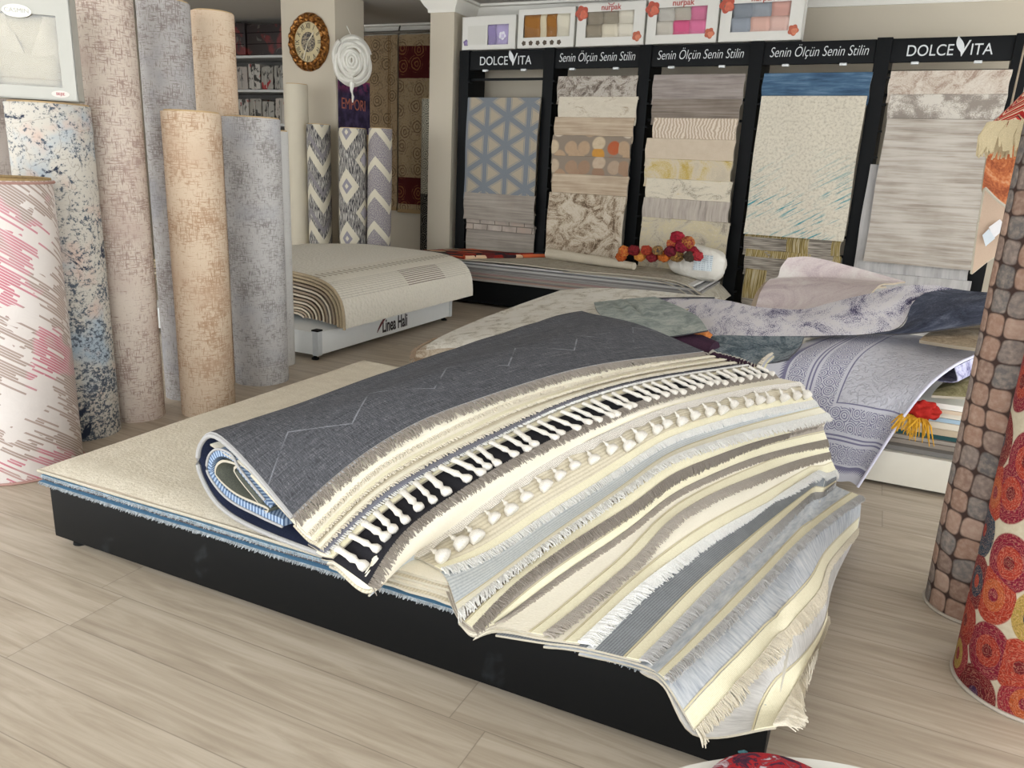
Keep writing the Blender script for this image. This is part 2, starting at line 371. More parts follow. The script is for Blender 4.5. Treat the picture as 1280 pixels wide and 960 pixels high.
def m_tiles():
    s = N('rounded brown tile carpet'); uv = s.uv(); wv = s.noise(uv, 6, 2); x, y, z = s.xyz(uv); wv = s.m('MULTIPLY', s.m('SUBTRACT', wv, .5), .05)
    px, py = .068, .074; gx = s.m('DIVIDE', s.m('ADD', x, wv), px); gy = s.m('DIVIDE', s.m('ADD', y, wv), py)
    ix, iy = s.m('FLOOR', gx), s.m('FLOOR', gy); fx = s.m('ABSOLUTE', s.m('SUBTRACT', s.m('FRACT', gx), .5)); fy = s.m('ABSOLUTE', s.m('SUBTRACT', s.m('FRACT', gy), .5))
    e = s.m('POWER', s.m('ADD', s.m('POWER', fx, 4.0), s.m('POWER', fy, 4.0)), .25); r = s.white(s.comb(ix, iy, 2.0)); low = s.noise(s.comb(ix, iy, 0.0), .33, 2)
    c = s.ramp(s.m('ADD', s.m('MULTIPLY', r, .45), s.m('MULTIPLY', low, .6)), [(.25, '#5a5654'), (.42, '#6d6662'), (.52, '#7b6357'), (.64, '#8a6c5c'), (.78, '#9c8374'), (.9, '#84594a')])
    n = s.noise(uv, 55, 3); c = s.mix(s.step(n, .4, .8, 0.0, .45), c, '#b8a392'); k = s.step(e, .43, .505); c = s.mix(k, c, '#3a2b26'); s.bump(s.step(e, .3, .5, 1.0, 0.0), .5, .01); return s.col(c)
def m_damask():
    """violet border rug: u across from the bound end, v along; border bands then carved field"""
    s = N('violet scroll border rug'); uv = s.uv(); x, y, z = s.xyz(uv)
    d, c = s.vor(uv, 17, rand=.5); vine = s.m('SINE', s.m('ADD', s.m('MULTIPLY', d, 34.0), s.m('MULTIPLY', s.noise(uv, 14, 3, .5, 1.0), 10.0))); vine = s.step(vine, .0, .5)
    E = s.m('MINIMUM', s.m('ADD', x, .03), s.m('ADD', .10, s.m('SUBTRACT', VLEN, y))); lilac, pale = '#5d5a78', '#c9c8ce'
    teeth = s.m('GREATER_THAN', s.m('SUBTRACT', E, .13), s.m('MULTIPLY', s.tri(s.m('ADD', x, y), .012), 2.2))
    c0 = s.mix(s.noise(uv, 120), pale, '#b3b2bb')
    def on(lo, hi, inner): return s.m('MULTIPLY', s.band(E, lo, hi), inner)
    k = on(.13, .17, teeth); k = s.m('MAXIMUM', k, on(.18, .27, vine))
    for a in (.285, .305): k = s.m('MAXIMUM', k, s.band(E, a, a+.009))
    k = s.m('MAXIMUM', k, on(.33, .45, vine)); k = s.m('MAXIMUM', k, s.band(E, .465, .472))
    c1 = s.mix(s.m('MULTIPLY', k, .9), c0, s.mix(s.noise(uv, 200), lilac, '#77748f'))
    c1 = s.mix(s.band(E, .0, .035), c1, '#e4ddb4'); c1 = s.mix(s.band(E, .05, .06), c1, '#e4ddb4')
    xw = s.m('ABSOLUTE', s.m('SINE', s.m('MULTIPLY', s.m('ADD', x, s.noise(uv, 6)), 24.0))); yw = s.m('ABSOLUTE', s.m('SINE', s.m('MULTIPLY', s.m('ADD', y, s.noise(uv, 7)), 24.0)))
    rel = s.m('ADD', s.step(s.m('MINIMUM', xw, yw), .1, .35), s.noise(uv, 70, 2)); s.bump(s.m('ADD', s.m('MULTIPLY', rel, s.m('GREATER_THAN', E, .47)), s.m('MULTIPLY', k, -.6)), .55, .008)
    fld = s.m('GREATER_THAN', E, .475); c1 = s.mix(s.m('MULTIPLY', fld, s.step(rel, .4, 1.3, .35, 0.0)), c1, '#9a9aa3'); return s.col(c1)
def m_diag(name, seed=0.0):
    """left roll: white ground with slanting brick-like dashes in brown and pink"""
    s = N(name, .5); uv = s.uv(); q = s.map(uv, (1, 1, 1), .62); x, y, z = s.xyz(q); row = s.m('FLOOR', s.m('DIVIDE', y, .0105)); r = s.white(s.comb(row, 2.0, 1.0))
    cx = s.m('FLOOR', s.m('ADD', s.m('DIVIDE', x, .11), s.m('MULTIPLY', r, 4.0))); k = s.white(s.comb(cx, row, 4.0)); big = s.noise(q, 4.3, 2, .5); big2 = s.noise(s.map(q, (1, 1, 1), 0, (4, 7, 0)), 3.0, 2)
    on = s.m('LESS_THAN', k, s.step(big, .36, .60, .08, .95)); seam = s.m('GREATER_THAN', s.m('FRACT', s.m('DIVIDE', y, .0105)), .25)
    tone = s.ramp(big2, [(.3, '#9b8579'), (.52, '#8d776b'), (.56, '#b8707c'), (.64, '#b04a62'), (.70, '#a08c80')]); ground = s.mix(s.noise(q, 5, 3), '#d8d1cb', '#c6bbb4')
    c = s.mix(s.m('MULTIPLY', s.m('MULTIPLY', on, seam), .85), ground, tone); s.b.inputs['Coat Weight'].default_value = .25; s.b.inputs['Coat Roughness'].default_value = .2
    s.bump(s.noise(uv, 12, 3, .5, 1.0), .25, .01); return s.col(c)
def m_diamond(name, kind):
    s = N(name); uv = s.uv(); x, y, z = s.xyz(uv); n = s.noise(s.map(uv, (160, 12, 1)), 1, 3); stripes = s.step(n, .47, .53); c0 = s.mix(stripes, '#3b393d', '#aaa59d'); cream = '#c5bda9'
    p, q = .40, .56
    if kind == 0:
        a = s.m('ADD', s.tri(x, p/2), s.m('MULTIPLY', s.tri(y, q/2), p/q)); c = s.mix(s.m('LESS_THAN', a, .135), c0, cream); c = s.mix(s.m('LESS_THAN', a, .06), c, '#86828a'); c = s.mix(s.m('LESS_THAN', a, .022), c, cream)
        b = s.m('ADD', s.tri(s.m('ADD', x, p/2), p/2), s.m('MULTIPLY', s.tri(s.m('ADD', y, q/2), q/2), p/q)); c = s.mix(s.band(b, .06, .105), c, cream); c = s.mix(s.m('LESS_THAN', b, .05), c, '#9a949a')
    elif kind == 1:
        g = s.m('FRACT', s.m('DIVIDE', s.m('ADD', y, s.m('MULTIPLY', s.tri(x, .17), 1.1)), .34)); c1 = s.mix(s.step(s.noise(s.map(uv, (120, 120, 1)), 1, 2), .42, .6), '#6d6672', '#a8a199'); c = s.mix(s.m('LESS_THAN', g, .26), c1, cream)
    else:
        g = s.m('FRACT', s.m('DIVIDE', s.m('ADD', y, s.m('MULTIPLY', s.tri(x, .15), 1.5)), .40)); c = s.mix(s.band(g, .0, .16), c0, '#7f7a7c'); c = s.mix(s.band(g, .55, .85), c, cream)
    s.bump(n, .4, .006); return s.col(c)
def m_kilim():
    s = N('red kilim'); uv = s.uv(); d, c = s.vor(s.map(uv, (1.0, .5, 1)), 10, 'F1', 'MANHATTAN', .8); r = s.white(c)
    return s.col(s.mix(s.m('GREATER_THAN', d, .8), s.ramp(r, [(0, '#7a2018'), (.2, '#2a1c20'), (.32, '#b0472a'), (.52, '#3d3d34'), (.66, '#5a1c1c'), (.8, '#c0603a'), (.88, '#c9a98a'), (.93, '#20242a')], True), '#2a1718'))
def m_hang(name, ground, motif, sc, hi='#5b4330', border=None):
    s = N(name); uv = s.uv(); x, y, z = s.xyz(uv); d, c = s.vor(uv, sc, rand=.45); pet = s.m('SINE', s.m('ADD', s.m('MULTIPLY', d, 40.0), s.m('MULTIPLY', s.noise(uv, 18), 6.0))); k = s.m('MULTIPLY', s.step(pet, .2, .8), s.m('LESS_THAN', d, .42))
    v2 = s.step(s.noise(uv, 13, 3, .5, 2.0), .56, .6); c0 = s.mix(s.noise(uv, 50), ground, s.mix(.15, ground, '#ffffff')); c1 = s.mix(s.m('MULTIPLY', s.m('MAXIMUM', k, s.m('MULTIPLY', v2, .5)), .75), c0, motif)
    if border: c1 = border(s, x, y, c1, k)
    return s.col(c1)
def m_film():
    s = N('clear packaging film', .1); t = s.t; tr = t.nodes.new('ShaderNodeBsdfTransparent'); gl = t.nodes.new('ShaderNodeBsdfGlossy'); gl.inputs['Roughness'].default_value = .12; mx = t.nodes.new('ShaderNodeMixShader'); mx.inputs[0].default_value = .05
    t.links.new(tr.outputs[0], mx.inputs[1]); t.links.new(gl.outputs[0], mx.inputs[2]); t.links.new(mx.outputs[0], t.nodes['Material Output'].inputs[0]); return s.mat
# ------------------------------------------------------------------ room
WALL = plain('cream wall paint', '#bdb3a1', .9, 0, .015, 3); CEIL = plain('ceiling paint', '#b9b5ae', .95, 0, .01, 3); TRIM = plain('white moulding paint', '#dcd8ce', .6, 0, .01)
BLACK = plain('black powder coat', '#0a0c0e', .55, 0, .12, 30); WHITE = plain('white powder coat', '#d5d6d3', .4, 0, .02, 20); RUBBER = plain('black rubber', '#0c0c0c', .7)
CZ = 3.16
def sbox(name, *a, bev=0.0): return struct(box(name, *a, bev=bev))
sbox('floor', -10, 5, -2.2, 10.2, -.1, 0, m_floor())
sbox('ceiling', -10, 4.2, -2.2, 10.2, CZ, CZ+.1, CEIL)
sbox('wall_back', -4.7, 5, 8.62, 8.8, 0, CZ, WALL)
sbox('wall_alcove', -10, -4.6, 9.55, 9.7, 0, CZ, WALL)
sbox('wall_left', -10, -9.85, 3.2, 9.6, 0, CZ, WALL)
sbox('wall_return', -4.75, -4.6, 8.3, 9.6, 0, CZ, WALL)
def moulding(name, pts):
    """crown moulding swept along a run of wall: pts = (x, y, nx, ny)"""
    prof = [(0, -.15), (.018, -.15), (.022, -.115), (.05, -.085), (.075, -.045), (.082, -.03), (.12, -.025), (.12, 0), (0, 0)]
    bm = bmesh.new(); rings = [[bm.verts.new((x+nx*a, y+ny*a, CZ+b)) for a, b in prof] for x, y, nx, ny in pts]
    for A, B in zip(rings, rings[1:]):
        for k in range(len(prof)): bm.faces.new((A[k], A[(k+1) % len(prof)], B[(k+1) % len(prof)], B[k]))
    bm.faces.new(rings[0][::-1]); bm.faces.new(rings[-1]); bmesh.ops.recalc_face_normals(bm, faces=bm.faces); return struct(finish(name, bm, TRIM))
pA, pB = at(538, 15, 8.12), at(566, 15, 8.12)
sbox('pillar', pA.x, pB.x+.02, 8.12, 8.66, 0, CZ, WALL, bev=.006)
moulding('trim_1', [(pA.x, 9.6, -1, 0), (pA.x, 8.12, -1, -1), (pB.x+.02, 8.12, 1, -1), (pB.x+.02, 8.62, 1, -1), (5, 8.62, 0, -1)])
moulding('trim_2', [(-9.85, 9.55, 0, -1), (pA.x, 9.55, 0, -1)])
cA, cB = at(352, 50, 7.55), at(419, 50, 7.55); cy2 = atx(455, 50, cB.x).y
sbox('column', cA.x, cB.x, 7.55, cy2, 0, CZ, WALL, bev=.006)

# ------------------------------------------------------------------ main platform and its flat pile
def platform(name, label, x0, x1, y0, y1, zb, zt, mat, foot=True, t=.03, feet_in=.09):
    o = empty(name, ((x0+x1)/2, (y0+y1)/2, 0), label, 'display platform')
    box('front_panel', x0, x1, y0, y0+t, zb, zt, mat, o); box('rear_panel', x0, x1, y1-t, y1, zb, zt, mat, o)
    box('side_panel', x0, x0+t, y0+t, y1-t, zb, zt, mat, o); box('side_panel', x1-t, x1, y0+t, y1-t, zb, zt, mat, o)
    box('deck', x0+t, x1-t, y0+t, y1-t, zt-.03, zt-.004, mat, o)
    for fx in (x0+feet_in, x1-feet_in):
        for fy in (y0+feet_in*.6, y1-feet_in): 
            lathe('foot', [(.012, zb+.03), (.012, .014), (.026, .012), (.028, .0), (.001, .0)], RUBBER, o, 16, (fx, fy, 0))
    return o
def m_scuffed():
    s = N('scuffed black lacquer', .5); s.b.inputs['Specular IOR Level'].default_value = .16; f = s.noise(s.map(s.obj(), (1, 1, 1)), 7, 4, .6, .6); g = s.noise(s.map(s.obj(), (3, 3, .8)), 3.0, 3)
    return s.col(s.mix(s.step(s.m('MULTIPLY', f, g), .36, .46), '#060708', '#202325'))
PX0, PX1, PY0, PY1, PZ = -2.555, -.058, 1.652, 3.56, .224
platform('display_platform', 'low black display platform under the fanned rugs in the foreground', PX0, PX1, PY0, PY1, .03, PZ, m_scuffed(), feet_in=.075)
CREAM1 = weave('ivory relief rug', '#bdb29d', '#ddd5c4', 120, 0, .7, 14.0); EDGE = plain('serged rug edge', '#b5ad9c', .9, 0, .1, 300); EDGED = plain('dark rug backing', '#4b4a4d', .9, 0, .15, 300); EDGEB = plain('beige rug backing', '#a39683', .9, 0, .12, 300)
def rug_slab(name, label, x0, x1, y0, y1, z, t, ml, group=None, seed=0.0, amp=.004, rz=0.0, ov=0.0, round_=.0, cat='rug', ni=28, nj=24, jag=.006):
    """one flat rug of a pile: top at z, wavering edges; ov lets the rim sag"""
    cx, cy = (x0+x1)/2, (y0+y1)/2; P = []
    for i in range(ni):
        row = []
        for j in range(nj):
            a, b = i/(ni-1), j/(nj-1); ex = wob((b*3, seed, 0), jag, 2.0, seed) if i in (0, ni-1) else 0; ey = wob((a*4, seed+9, 0), jag, 2.0, seed) if j in (0, nj-1) else 0
            x, y = x0+(x1-x0)*a+ex-cx, y0+(y1-y0)*b+ey-cy; e = min(a*(x1-x0), (1-a)*(x1-x0), b*(y1-y0), (1-b)*(y1-y0))
            row.append(V((cx+x*math.cos(rz)-y*math.sin(rz), cy+x*math.sin(rz)+y*math.cos(rz), z+wob((x, y, 0), amp, 1.4, seed)-ov*max(0, 1-e/.06)**2)))
        P.append(row)
    o = grid_mesh(name, P, t, ml); tag(o, label, cat, group); return o, P
ord_ = ['lowest', 'second', 'third', 'fourth', 'fifth', 'sixth', 'seventh', 'eighth', 'ninth', 'tenth', 'eleventh', 'twelfth', 'thirteenth', 'fourteenth']
pilecols = [('#d6d2c6', EDGE, 'white-edged', 1), ('#5d86a5', plain('sky blue rug edge', '#8b9499', .9, 0, .5, 40), 'sky blue', 1), ('#3c3d42', EDGED, 'charcoal', 1), ('#8d8b8a', EDGED, 'grey', 0), ('#6f91ab', plain('blue fringe yarn', '#93a3ad', .9, 0, .35, 60), 'pale blue', 0), ('#b5a99a', EDGEB, 'beige', 0), ('#45444a', EDGED, 'dark grey', 0), ('#c8bba8', plain('pale pink rug edge', '#c9b9ac', .9), 'pale pink', 0)]
z = PZ
for i, (cc, em, nm, full) in enumerate(pilecols):
    t = .0115 if i in (1, 4) else .0058; z += t
    ex = .012*math.sin(i*2.1)+.008*(i % 2)
    o, P = rug_slab('flat_rug', f'{nm} rug lying flat on the black platform, {ord_[i]} from the bottom of the pile', PX0-.012-ex, (PX1+.01-.02*(i % 3)) if full else -1.12-.03*i, PY0-.004-ex*.7, PY1-.02, z, t-.0004, [weave('pile rug '+nm, cc, cc, 120), em], 'rugs lying flat on the black platform', i*3.1, .0, 0, 0)
    if i in (1, 4):
        strands('fringe', [(P[k][0]+V((0, .004, -.004)), V((0, -1, -.25)), V((0, 0, 1))) for k in range(28)], .012, plain('blue white fringe', '#a7abad', .9, 0, .4, 60), o, .007, .0022, .4, .4, seed=4)
    z += .0008
z += .012
P = []
for i in range(40):
    row = []
    for j in range(30):
        a, b = i/39, j/29; x = PX0-.03+1.40*a; y = PY0-.012+(PY1-PY0-.0)*b; e = min(a*2.5, b*1.9, (1-a)*1.4); zz = z+.004*mnoise.noise(V((x*2, y*2, 0)))-.014*max(0, 1-e/.05)**2+.004*math.exp(-((e-.07)/.05)**2)
        row.append(V((x, y, zz)))
    P.append(row)
top = grid_mesh('ivory_rug', P, .011, [CREAM1, EDGE]); tag(top, 'ivory relief rug lying flat on top of the black platform under the folded dark rug', 'rug')
ZT = z
bt = [V((p.x, p.y, p.z+.001)) for p in [P[i][0] for i in range(40)]]
tube('bound_edge', [p+V((0, -.003, -.004)) for p in bt], .006, EDGE, top, 6)

# ------------------------------------------------------------------ the folded bundle, fanned to the right
J = 48
def edge3d(pts, Yf, Yb):
    yf = pts[0][2] if len(pts[0]) > 2 else Yf; yb = pts[-1][2] if len(pts[-1]) > 2 else Yb
    A, B = at(pts[0][0], pts[0][1], yf), at(pts[-1][0], pts[-1][1], yb); out = []
    ch = np.array(pts[-1][:2], float)-np.array(pts[0][:2], float); ch /= np.linalg.norm(ch)
    for p in pts:
        if len(p) > 2: out.append(at(*p)); continue
        lo, hi = 0.0, 1.0; tg = np.dot(np.array(p, float), ch)
        for _ in range(40):
            md = (lo+hi)/2
            if np.dot(proj(A.lerp(B, md)), ch) < tg: lo = md
            else: hi = md
        out.append(at(p[0], p[1], yf+(yb-yf)*lo))
    Q = crom(out, J)
    for _ in range(6): Q = [Q[0]]+[(Q[k-1]+Q[k]*2+Q[k+1])/4 for k in range(1, J-1)]+[Q[-1]]
    return Q
CREST = edge3d([(262, 543), (360, 512), (433, 485), (506, 459), (564, 439), (651, 411), (698, 396), (722, 391)], 1.65, 3.4)
E0 = edge3d([(366, 645), (397, 614), (429, 587), (464, 561), (499, 541), (531, 524), (570, 510), (625, 491), (665, 478), (719, 463), (781, 452), (837, 446), (879, 441)], 1.62, 3.4)
ED = [
 ([(384, 668), (429, 622), (471, 584), (531, 552), (570, 532), (625, 507), (708, 481), (800, 459), (892, 445)]),
 ([(393, 677), (429, 640), (471, 602), (531, 566), (584, 541), (625, 520), (708, 490), (800, 466), (906, 449)]),
 ([(401, 686), (430, 655), (471, 617), (531, 580), (584, 553), (625, 534), (708, 498), (800, 472), (920, 453)]),
 ([(408, 692), (430, 668), (471, 631), (531, 592), (584, 565), (628, 543), (708, 506), (800, 478), (935, 456)]),
 ([(416, 697), (471, 645), (558, 583), (625, 553), (708, 516), (800, 485), (899, 467), (950, 460)]),
 ([(462, 733), (500, 668), (554, 630), (625, 584), (708, 543), (800, 503), (880, 482), (965, 468)]),
 ([(516, 694), (562, 662), (617, 621), (667, 588), (708, 564), (750, 543), (800, 521), (834, 509), (888, 496), (942, 485), (1000, 478)]),
 ([(552, 712), (579, 707), (625, 684), (667, 654), (708, 628), (750, 603), (800, 570), (834, 549), (888, 531), (942, 516), (1018, 501)]),
 ([(573, 765), (625, 724), (667, 691), (708, 662), (750, 634), (800, 599), (834, 574), (888, 555), (942, 539), (997, 526), (1034, 517)]),
 ([(592, 786), (637, 737), (687, 699), (733, 668), (800, 626), (834, 597), (888, 574), (942, 554), (1030, 532)]),
 ([(620, 780), (667, 745), (708, 714), (750, 687), (800, 652), (834, 622), (888, 595), (942, 573), (997, 558), (1034, 550)]),
 ([(680, 794), (717, 766), (750, 737), (800, 695), (834, 654), (888, 620), (942, 597), (997, 576), (1037, 566)]),
 ([(724, 804), (750, 780), (800, 733), (834, 707), (888, 669), (942, 639), (997, 610), (1045, 588)]),
 ([(801, 826), (834, 793), (888, 736), (942, 686), (997, 640), (1045, 604, 3.25)]),
 ([(832, 848, 1.53), (888, 794), (942, 739), (997, 680), (1040, 644), (1075, 620, 3.15)]),
 ([(869, 914, 1.50), (915, 864, 1.63), (959, 815, 1.83), (997, 772, 2.08), (1026, 737, 2.35), (1034, 707, 2.6), (1072, 661, 3.05)]),
 ([(969, 908, 1.56), (997, 853, 1.82), (1018, 815, 1.96), (1034, 775, 2.2), (1030, 745, 2.45)]),
]
ZF = [.350, .342, .334, .326, .319, .312, .307, .302, .297, .291, .286, .281, .277, .273]
EE = [edge3d(p, atz(p[0][0], p[0][1], ZF[k]).y if k < 14 else 1.56, 3.4) for k, p in enumerate(ED)]
for k in (13, 14):      # keep the lowest ends on top of what carries them
    pass
MIDS = [(a.lerp(b, .5)+V((0, 0, .028))) for a, b in zip(CREST, E0)]
def inset(P, d):
    out = []
    for j in range(len(P[0])):
        s = 0.0; i = 0
        while i < len(P)-2 and s+(P[i+1][j]-P[i][j]).length < d: s += (P[i+1][j]-P[i][j]).length; i += 1
        L = (P[i+1][j]-P[i][j]).length; out.append(P[i][j].lerp(P[i+1][j], min(1.5, (d-s)/max(L, 1e-6))))
    return out
def band_on(name, P, d0, d1, mat, parent, lift=.0022, th=.0025, n=5):
    G = [inset(P, d0+(d1-d0)*i/(n-1)) for i in range(n)]
    for r in G:
        for p in r: p.z += lift
    return grid_mesh(name, G, th, mat, parent)
YEL = weave('pale yellow binding', '#cfc7a8', '#e6dfc4', 160, 900.0, .4); YEL2 = weave('ivory binding', '#d0c9b2', '#e4decb', 160, 900.0, .4); BRAID = plain('pale braid', '#b8b2ab', .9, 0, .2, 200)
IV = weave('ivory flatweave', '#dbd2bd', '#ece6d6', 200, 0, .3); BEI = weave('beige chevron weave', '#b9ae96', '#d9d0bb', 150, 300.0, .5); LBLUE = weave('ice blue weave', '#a9b0b5', '#d3d6d6', 140, 260.0, .45, 8.0)
TAUPE = weave('taupe flatweave', '#8d8378', '#b3aa9e', 200, 0, .3); SL = weave('slate flatweave body', '#33343c', '#5b5d68', 220, 0, .3); BK = weave('near black rug', '#17161a', '#2b2a30', 220, 0, .3); HB = weave('grey herringbone weave', '#65686c', '#8f9396', 240, 500.0, .5, 9.0)
GB = streak('pale blue grey abraded', ('#959ca5', '#b3b7bb', '#cccdcc'), 60, 14, .32, .66, 0, 3.0); GB2 = streak('blue streaked ikat', ('#82868d', '#a0a4a9', '#b6b8ba', '#c8c8c5'), 14, 80, .3, .66, 0, 1.0); LG = streak('light grey streaked', ('#a5a29f', '#bdbab6', '#cfccc7'), 12, 90, .3, .66)
YW = lambda n, c: plain(n, c, .95, 0, .22, 400)
FW, FB, FG, FT, FI = YW('white yarn', '#e9e7e2'), YW('grey brown yarn', '#9b9288'), YW('light grey yarn', '#c2bfbc'), YW('taupe yarn', '#ada499'), YW('ivory yarn', '#ded5c3')
# body, fringe yarn, fringe length, binding, binding width, label
RUG = [
 (IV, FI, .012, YEL2, .02, 'ivory rug end directly below the dark folded rug in the fan'),
 (IV, FI, .010, YEL, .02, 'cream rug end, second below the dark folded rug in the fan'),
 (BEI, FI, .012, YEL2, .02, 'beige rug end, third below the dark folded rug in the fan'),
 (SL, FW, .010, weave('slate ribbed band', '#5c5d68', '#85858e', 200, 700.0), .03, 'slate striped rug end just above the knotted macrame edge'),
 (IV, None, 0, YEL, .022, 'cream rug with a knotted macrame edge and small white tassels'),
 (BK, FB, .034, None, 0, 'dark rug with grey-brown fringe showing under the macrame tassels'),
 (IV, None, 0, YEL, .012, 'plain ivory rug with white crochet lace edge and plump tassels'),
 (BEI, FW, .028, YEL, .03, 'beige chevron rug with fuzzy white fringe below the lace-edged rug'),
 (LBLUE, FW, .034, YEL2, .035, 'ice blue rug with white fringe between beige chevron rug and taupe-fringed rugs'),
 (TAUPE, FB, .028, YEL, .034, 'upper of two close taupe-fringed rugs with yellow binding in the fan'),
 (TAUPE, FT, .028, YEL, .034, 'lower of two close taupe-fringed rugs with yellow binding in the fan'),
 (IV, FT, .029, YEL, .034, 'cream rug with grey-brown fringe just above the white-fringed cream rug'),
 (IV, FW, .036, YEL, .034, 'cream rug with thick white fringe lying over the grey herringbone rug'),
 (HB, FG, .036, YEL, .036, 'grey herringbone rug with one white inner stripe and yellow bound end'),
 (GB, FG, .030, YEL, .040, 'pale blue grey rug with yellow bound end below the herringbone rug'),
 (GB2, FI, .034, YEL, .042, 'blue streaked rug whose corner hangs over the platform front'),
 (LG, FI, .050, YEL, .046, 'lowest light grey rug of the fan, hanging at the platform corner'),
]
def under(k, off):
    src = [MIDS, E0]+EE; return src[k+2-off] if k+2-off >= 0 else CREST
TASM = {}
def tassel_mesh(kind):
    if kind in TASM: return TASM[kind]
    bm = bmesh.new(); seg = 12; cord = .036 if kind == 'macrame' else .014; w = .014 if kind == 'macrame' else .023; L = .03 if kind == 'macrame' else .042
    prof = [(.0035, 0), (.0038, cord*.5), (.0035, cord-.004), (.007, cord), (.0085, cord+.005), (.0065, cord+.010), (w*.85, cord+.018), (w, cord+L*.7), (w*.95, cord+L*.95), (w*.5, cord+L)]
    if kind == 'macrame': prof = [(.0115, 0), (.009, cord*.3), (.009, cord*.7), (.012, cord)]+prof[4:]
    rings = [[bm.verts.new((x, r*math.cos(2*PI*k/seg)*(1+(.12*(k % 2) if x > cord+.012 else 0)), r*.75*math.sin(2*PI*k/seg)*(1+(.12*(k % 2) if x > cord+.012 else 0)))) for k in range(seg)] for r, x in prof]
    for A, B in zip(rings, rings[1:]):
        for k in range(seg): bm.faces.new((A[k], A[(k+1) % seg], B[(k+1) % seg], B[k]))
    bm.faces.new(rings[0][::-1]); bm.faces.new(rings[-1]); bmesh.ops.recalc_face_normals(bm, faces=bm.faces)
    me = bpy.data.meshes.new('tassel'); bm.to_mesh(me); bm.free(); me.materials.append(YW('tassel cotton', '#e2dcd1'))
    for p in me.polygons: p.use_smooth = True
    TASM[kind] = me; return me
def tassels(P, kind, n, parent, lift=.005, to=None):
    eb = edge_bases(P); Q = [e[0] for e in eb]; L = [0.0]
    for a, b in zip(Q, Q[1:]): L.append(L[-1]+(b-a).length)
    q = random.Random(5)
    for i in range(n):
        s = L[-1]*(i+.35+.2*q.random())/n; j = max(k for k in range(len(L)) if L[k] <= s); j = min(j, len(Q)-2)
        p, o, nn = Q[j].lerp(Q[j+1], (s-L[j])/max(L[j+1]-L[j], 1e-6)), eb[j][1].copy(), eb[j][2]
        if to: o = (to[j]-Q[j]).normalized(); nn = (nn-o*nn.dot(o)).normalized()
        o += (Q[j+1]-Q[j]).normalized()*(q.random()-.5)*.35+V((0, 0, -.05)); o.normalize(); y = nn.cross(o).normalized(); zz = o.cross(y)
        t = link('tassel', tassel_mesh(kind), parent); M = Matrix.Identity(4)
        for c, a in enumerate((o, y, zz)):
            for r in range(3): M[r][c] = a[r]
        M.translation = p+nn*lift; sc = .9+.25*q.random(); sx = sc if kind != 'macrame' or not to else max(.75, min(1.9, ((to[j]-Q[j]).length+.012)/.058))*(.94+.12*q.random()); t.matrix_basis = M @ Matrix.Diagonal((sx, sc, sc, 1))
FAN = 'rugs fanned over the black platform'
for k, (bd, fr, fl, bi, bw, lb) in enumerate(RUG):
    rows = [EE[k]]
    for o_, dz in ((1, .009), (2, .020), (3, .031)):
        rows.append([p-V((0, 0, dz)) for p in under(k, o_)])
    P = loft(rows, 22, J)
    for r in P:
        for p in r:
            if p.x < PX1+.10 and PY0-.02 < p.y < PY1: p.z = max(p.z, .2535+.0065*(16-k)*.35+.0055-max(0, p.x-PX1+.02)*1.3)
    body = grid_mesh('fanned_rug', P, .006, [bd, EDGE]); tag(body, lb, 'rug', FAN)
    if bi: band_on('binding_stripe', P, .002, bw, bi, body)
    if k >= 8 and bi: band_on('binding_thread', P, bw+.002, bw+.007, weave('ecru thread', '#bdb191', '#ccc4a6', 300), body, .002, .002, 3)
    eb = edge_bases(P)
    if fr: strands('fringe', eb, fl, fr, body, .0048 if fl > .02 else .007, .0028, .2, .4, .12, seed=k, rows=2 if fl > .02 else 1)
    if k == 4: tassels(P, 'macrame', 40, body, .013, EE[k+1])
    if k == 6:
        G = []
        for a in range(5):
            d = .030*a/4; G.append([p+(EE[7][j]-p).normalized()*(d*(1.0 if a < 3 else 1.0+.22*math.sin(j*1.9)))+n*(.004+.004*a/4) for j, (p, o, n) in enumerate(eb)])
        m = N('crochet lace'); dd, _ = m.vor(m.uv(), 150, rand=.3); m.bump(dd, .6, .003); m.col(m.mix(m.step(dd, .1, .45), '#efeae1', '#bdb6ac')); grid_mesh('lace_edge', [[p for p in r] for r in G], .003, m.mat, body)
        P2 = [G[-1], G[-2]]; tassels(P2, 'lace', 26, body, .011, EE[k+1])
    if k == 13:
        band_on('white_stripe', P, .115, .135, weave('white stripe weave', '#c4c6c6', '#dcdcda', 200), body, .001, .002)
for i in range(4):      # lower halves of folded rugs, their edges seen at the front
    rug_slab('folded_rug', f'ivory lower half of a folded rug under the lace-edged rug, {ord_[i]} from the bottom', -1.30+.02*i, -.80-.03*i, PY0-.02+.012*i, 3.0, .2625+.0095*i, .0086, [IV if i % 2 else BEI, EDGE], 'lower halves of the folded rugs', 70+i, .002, .02*i)
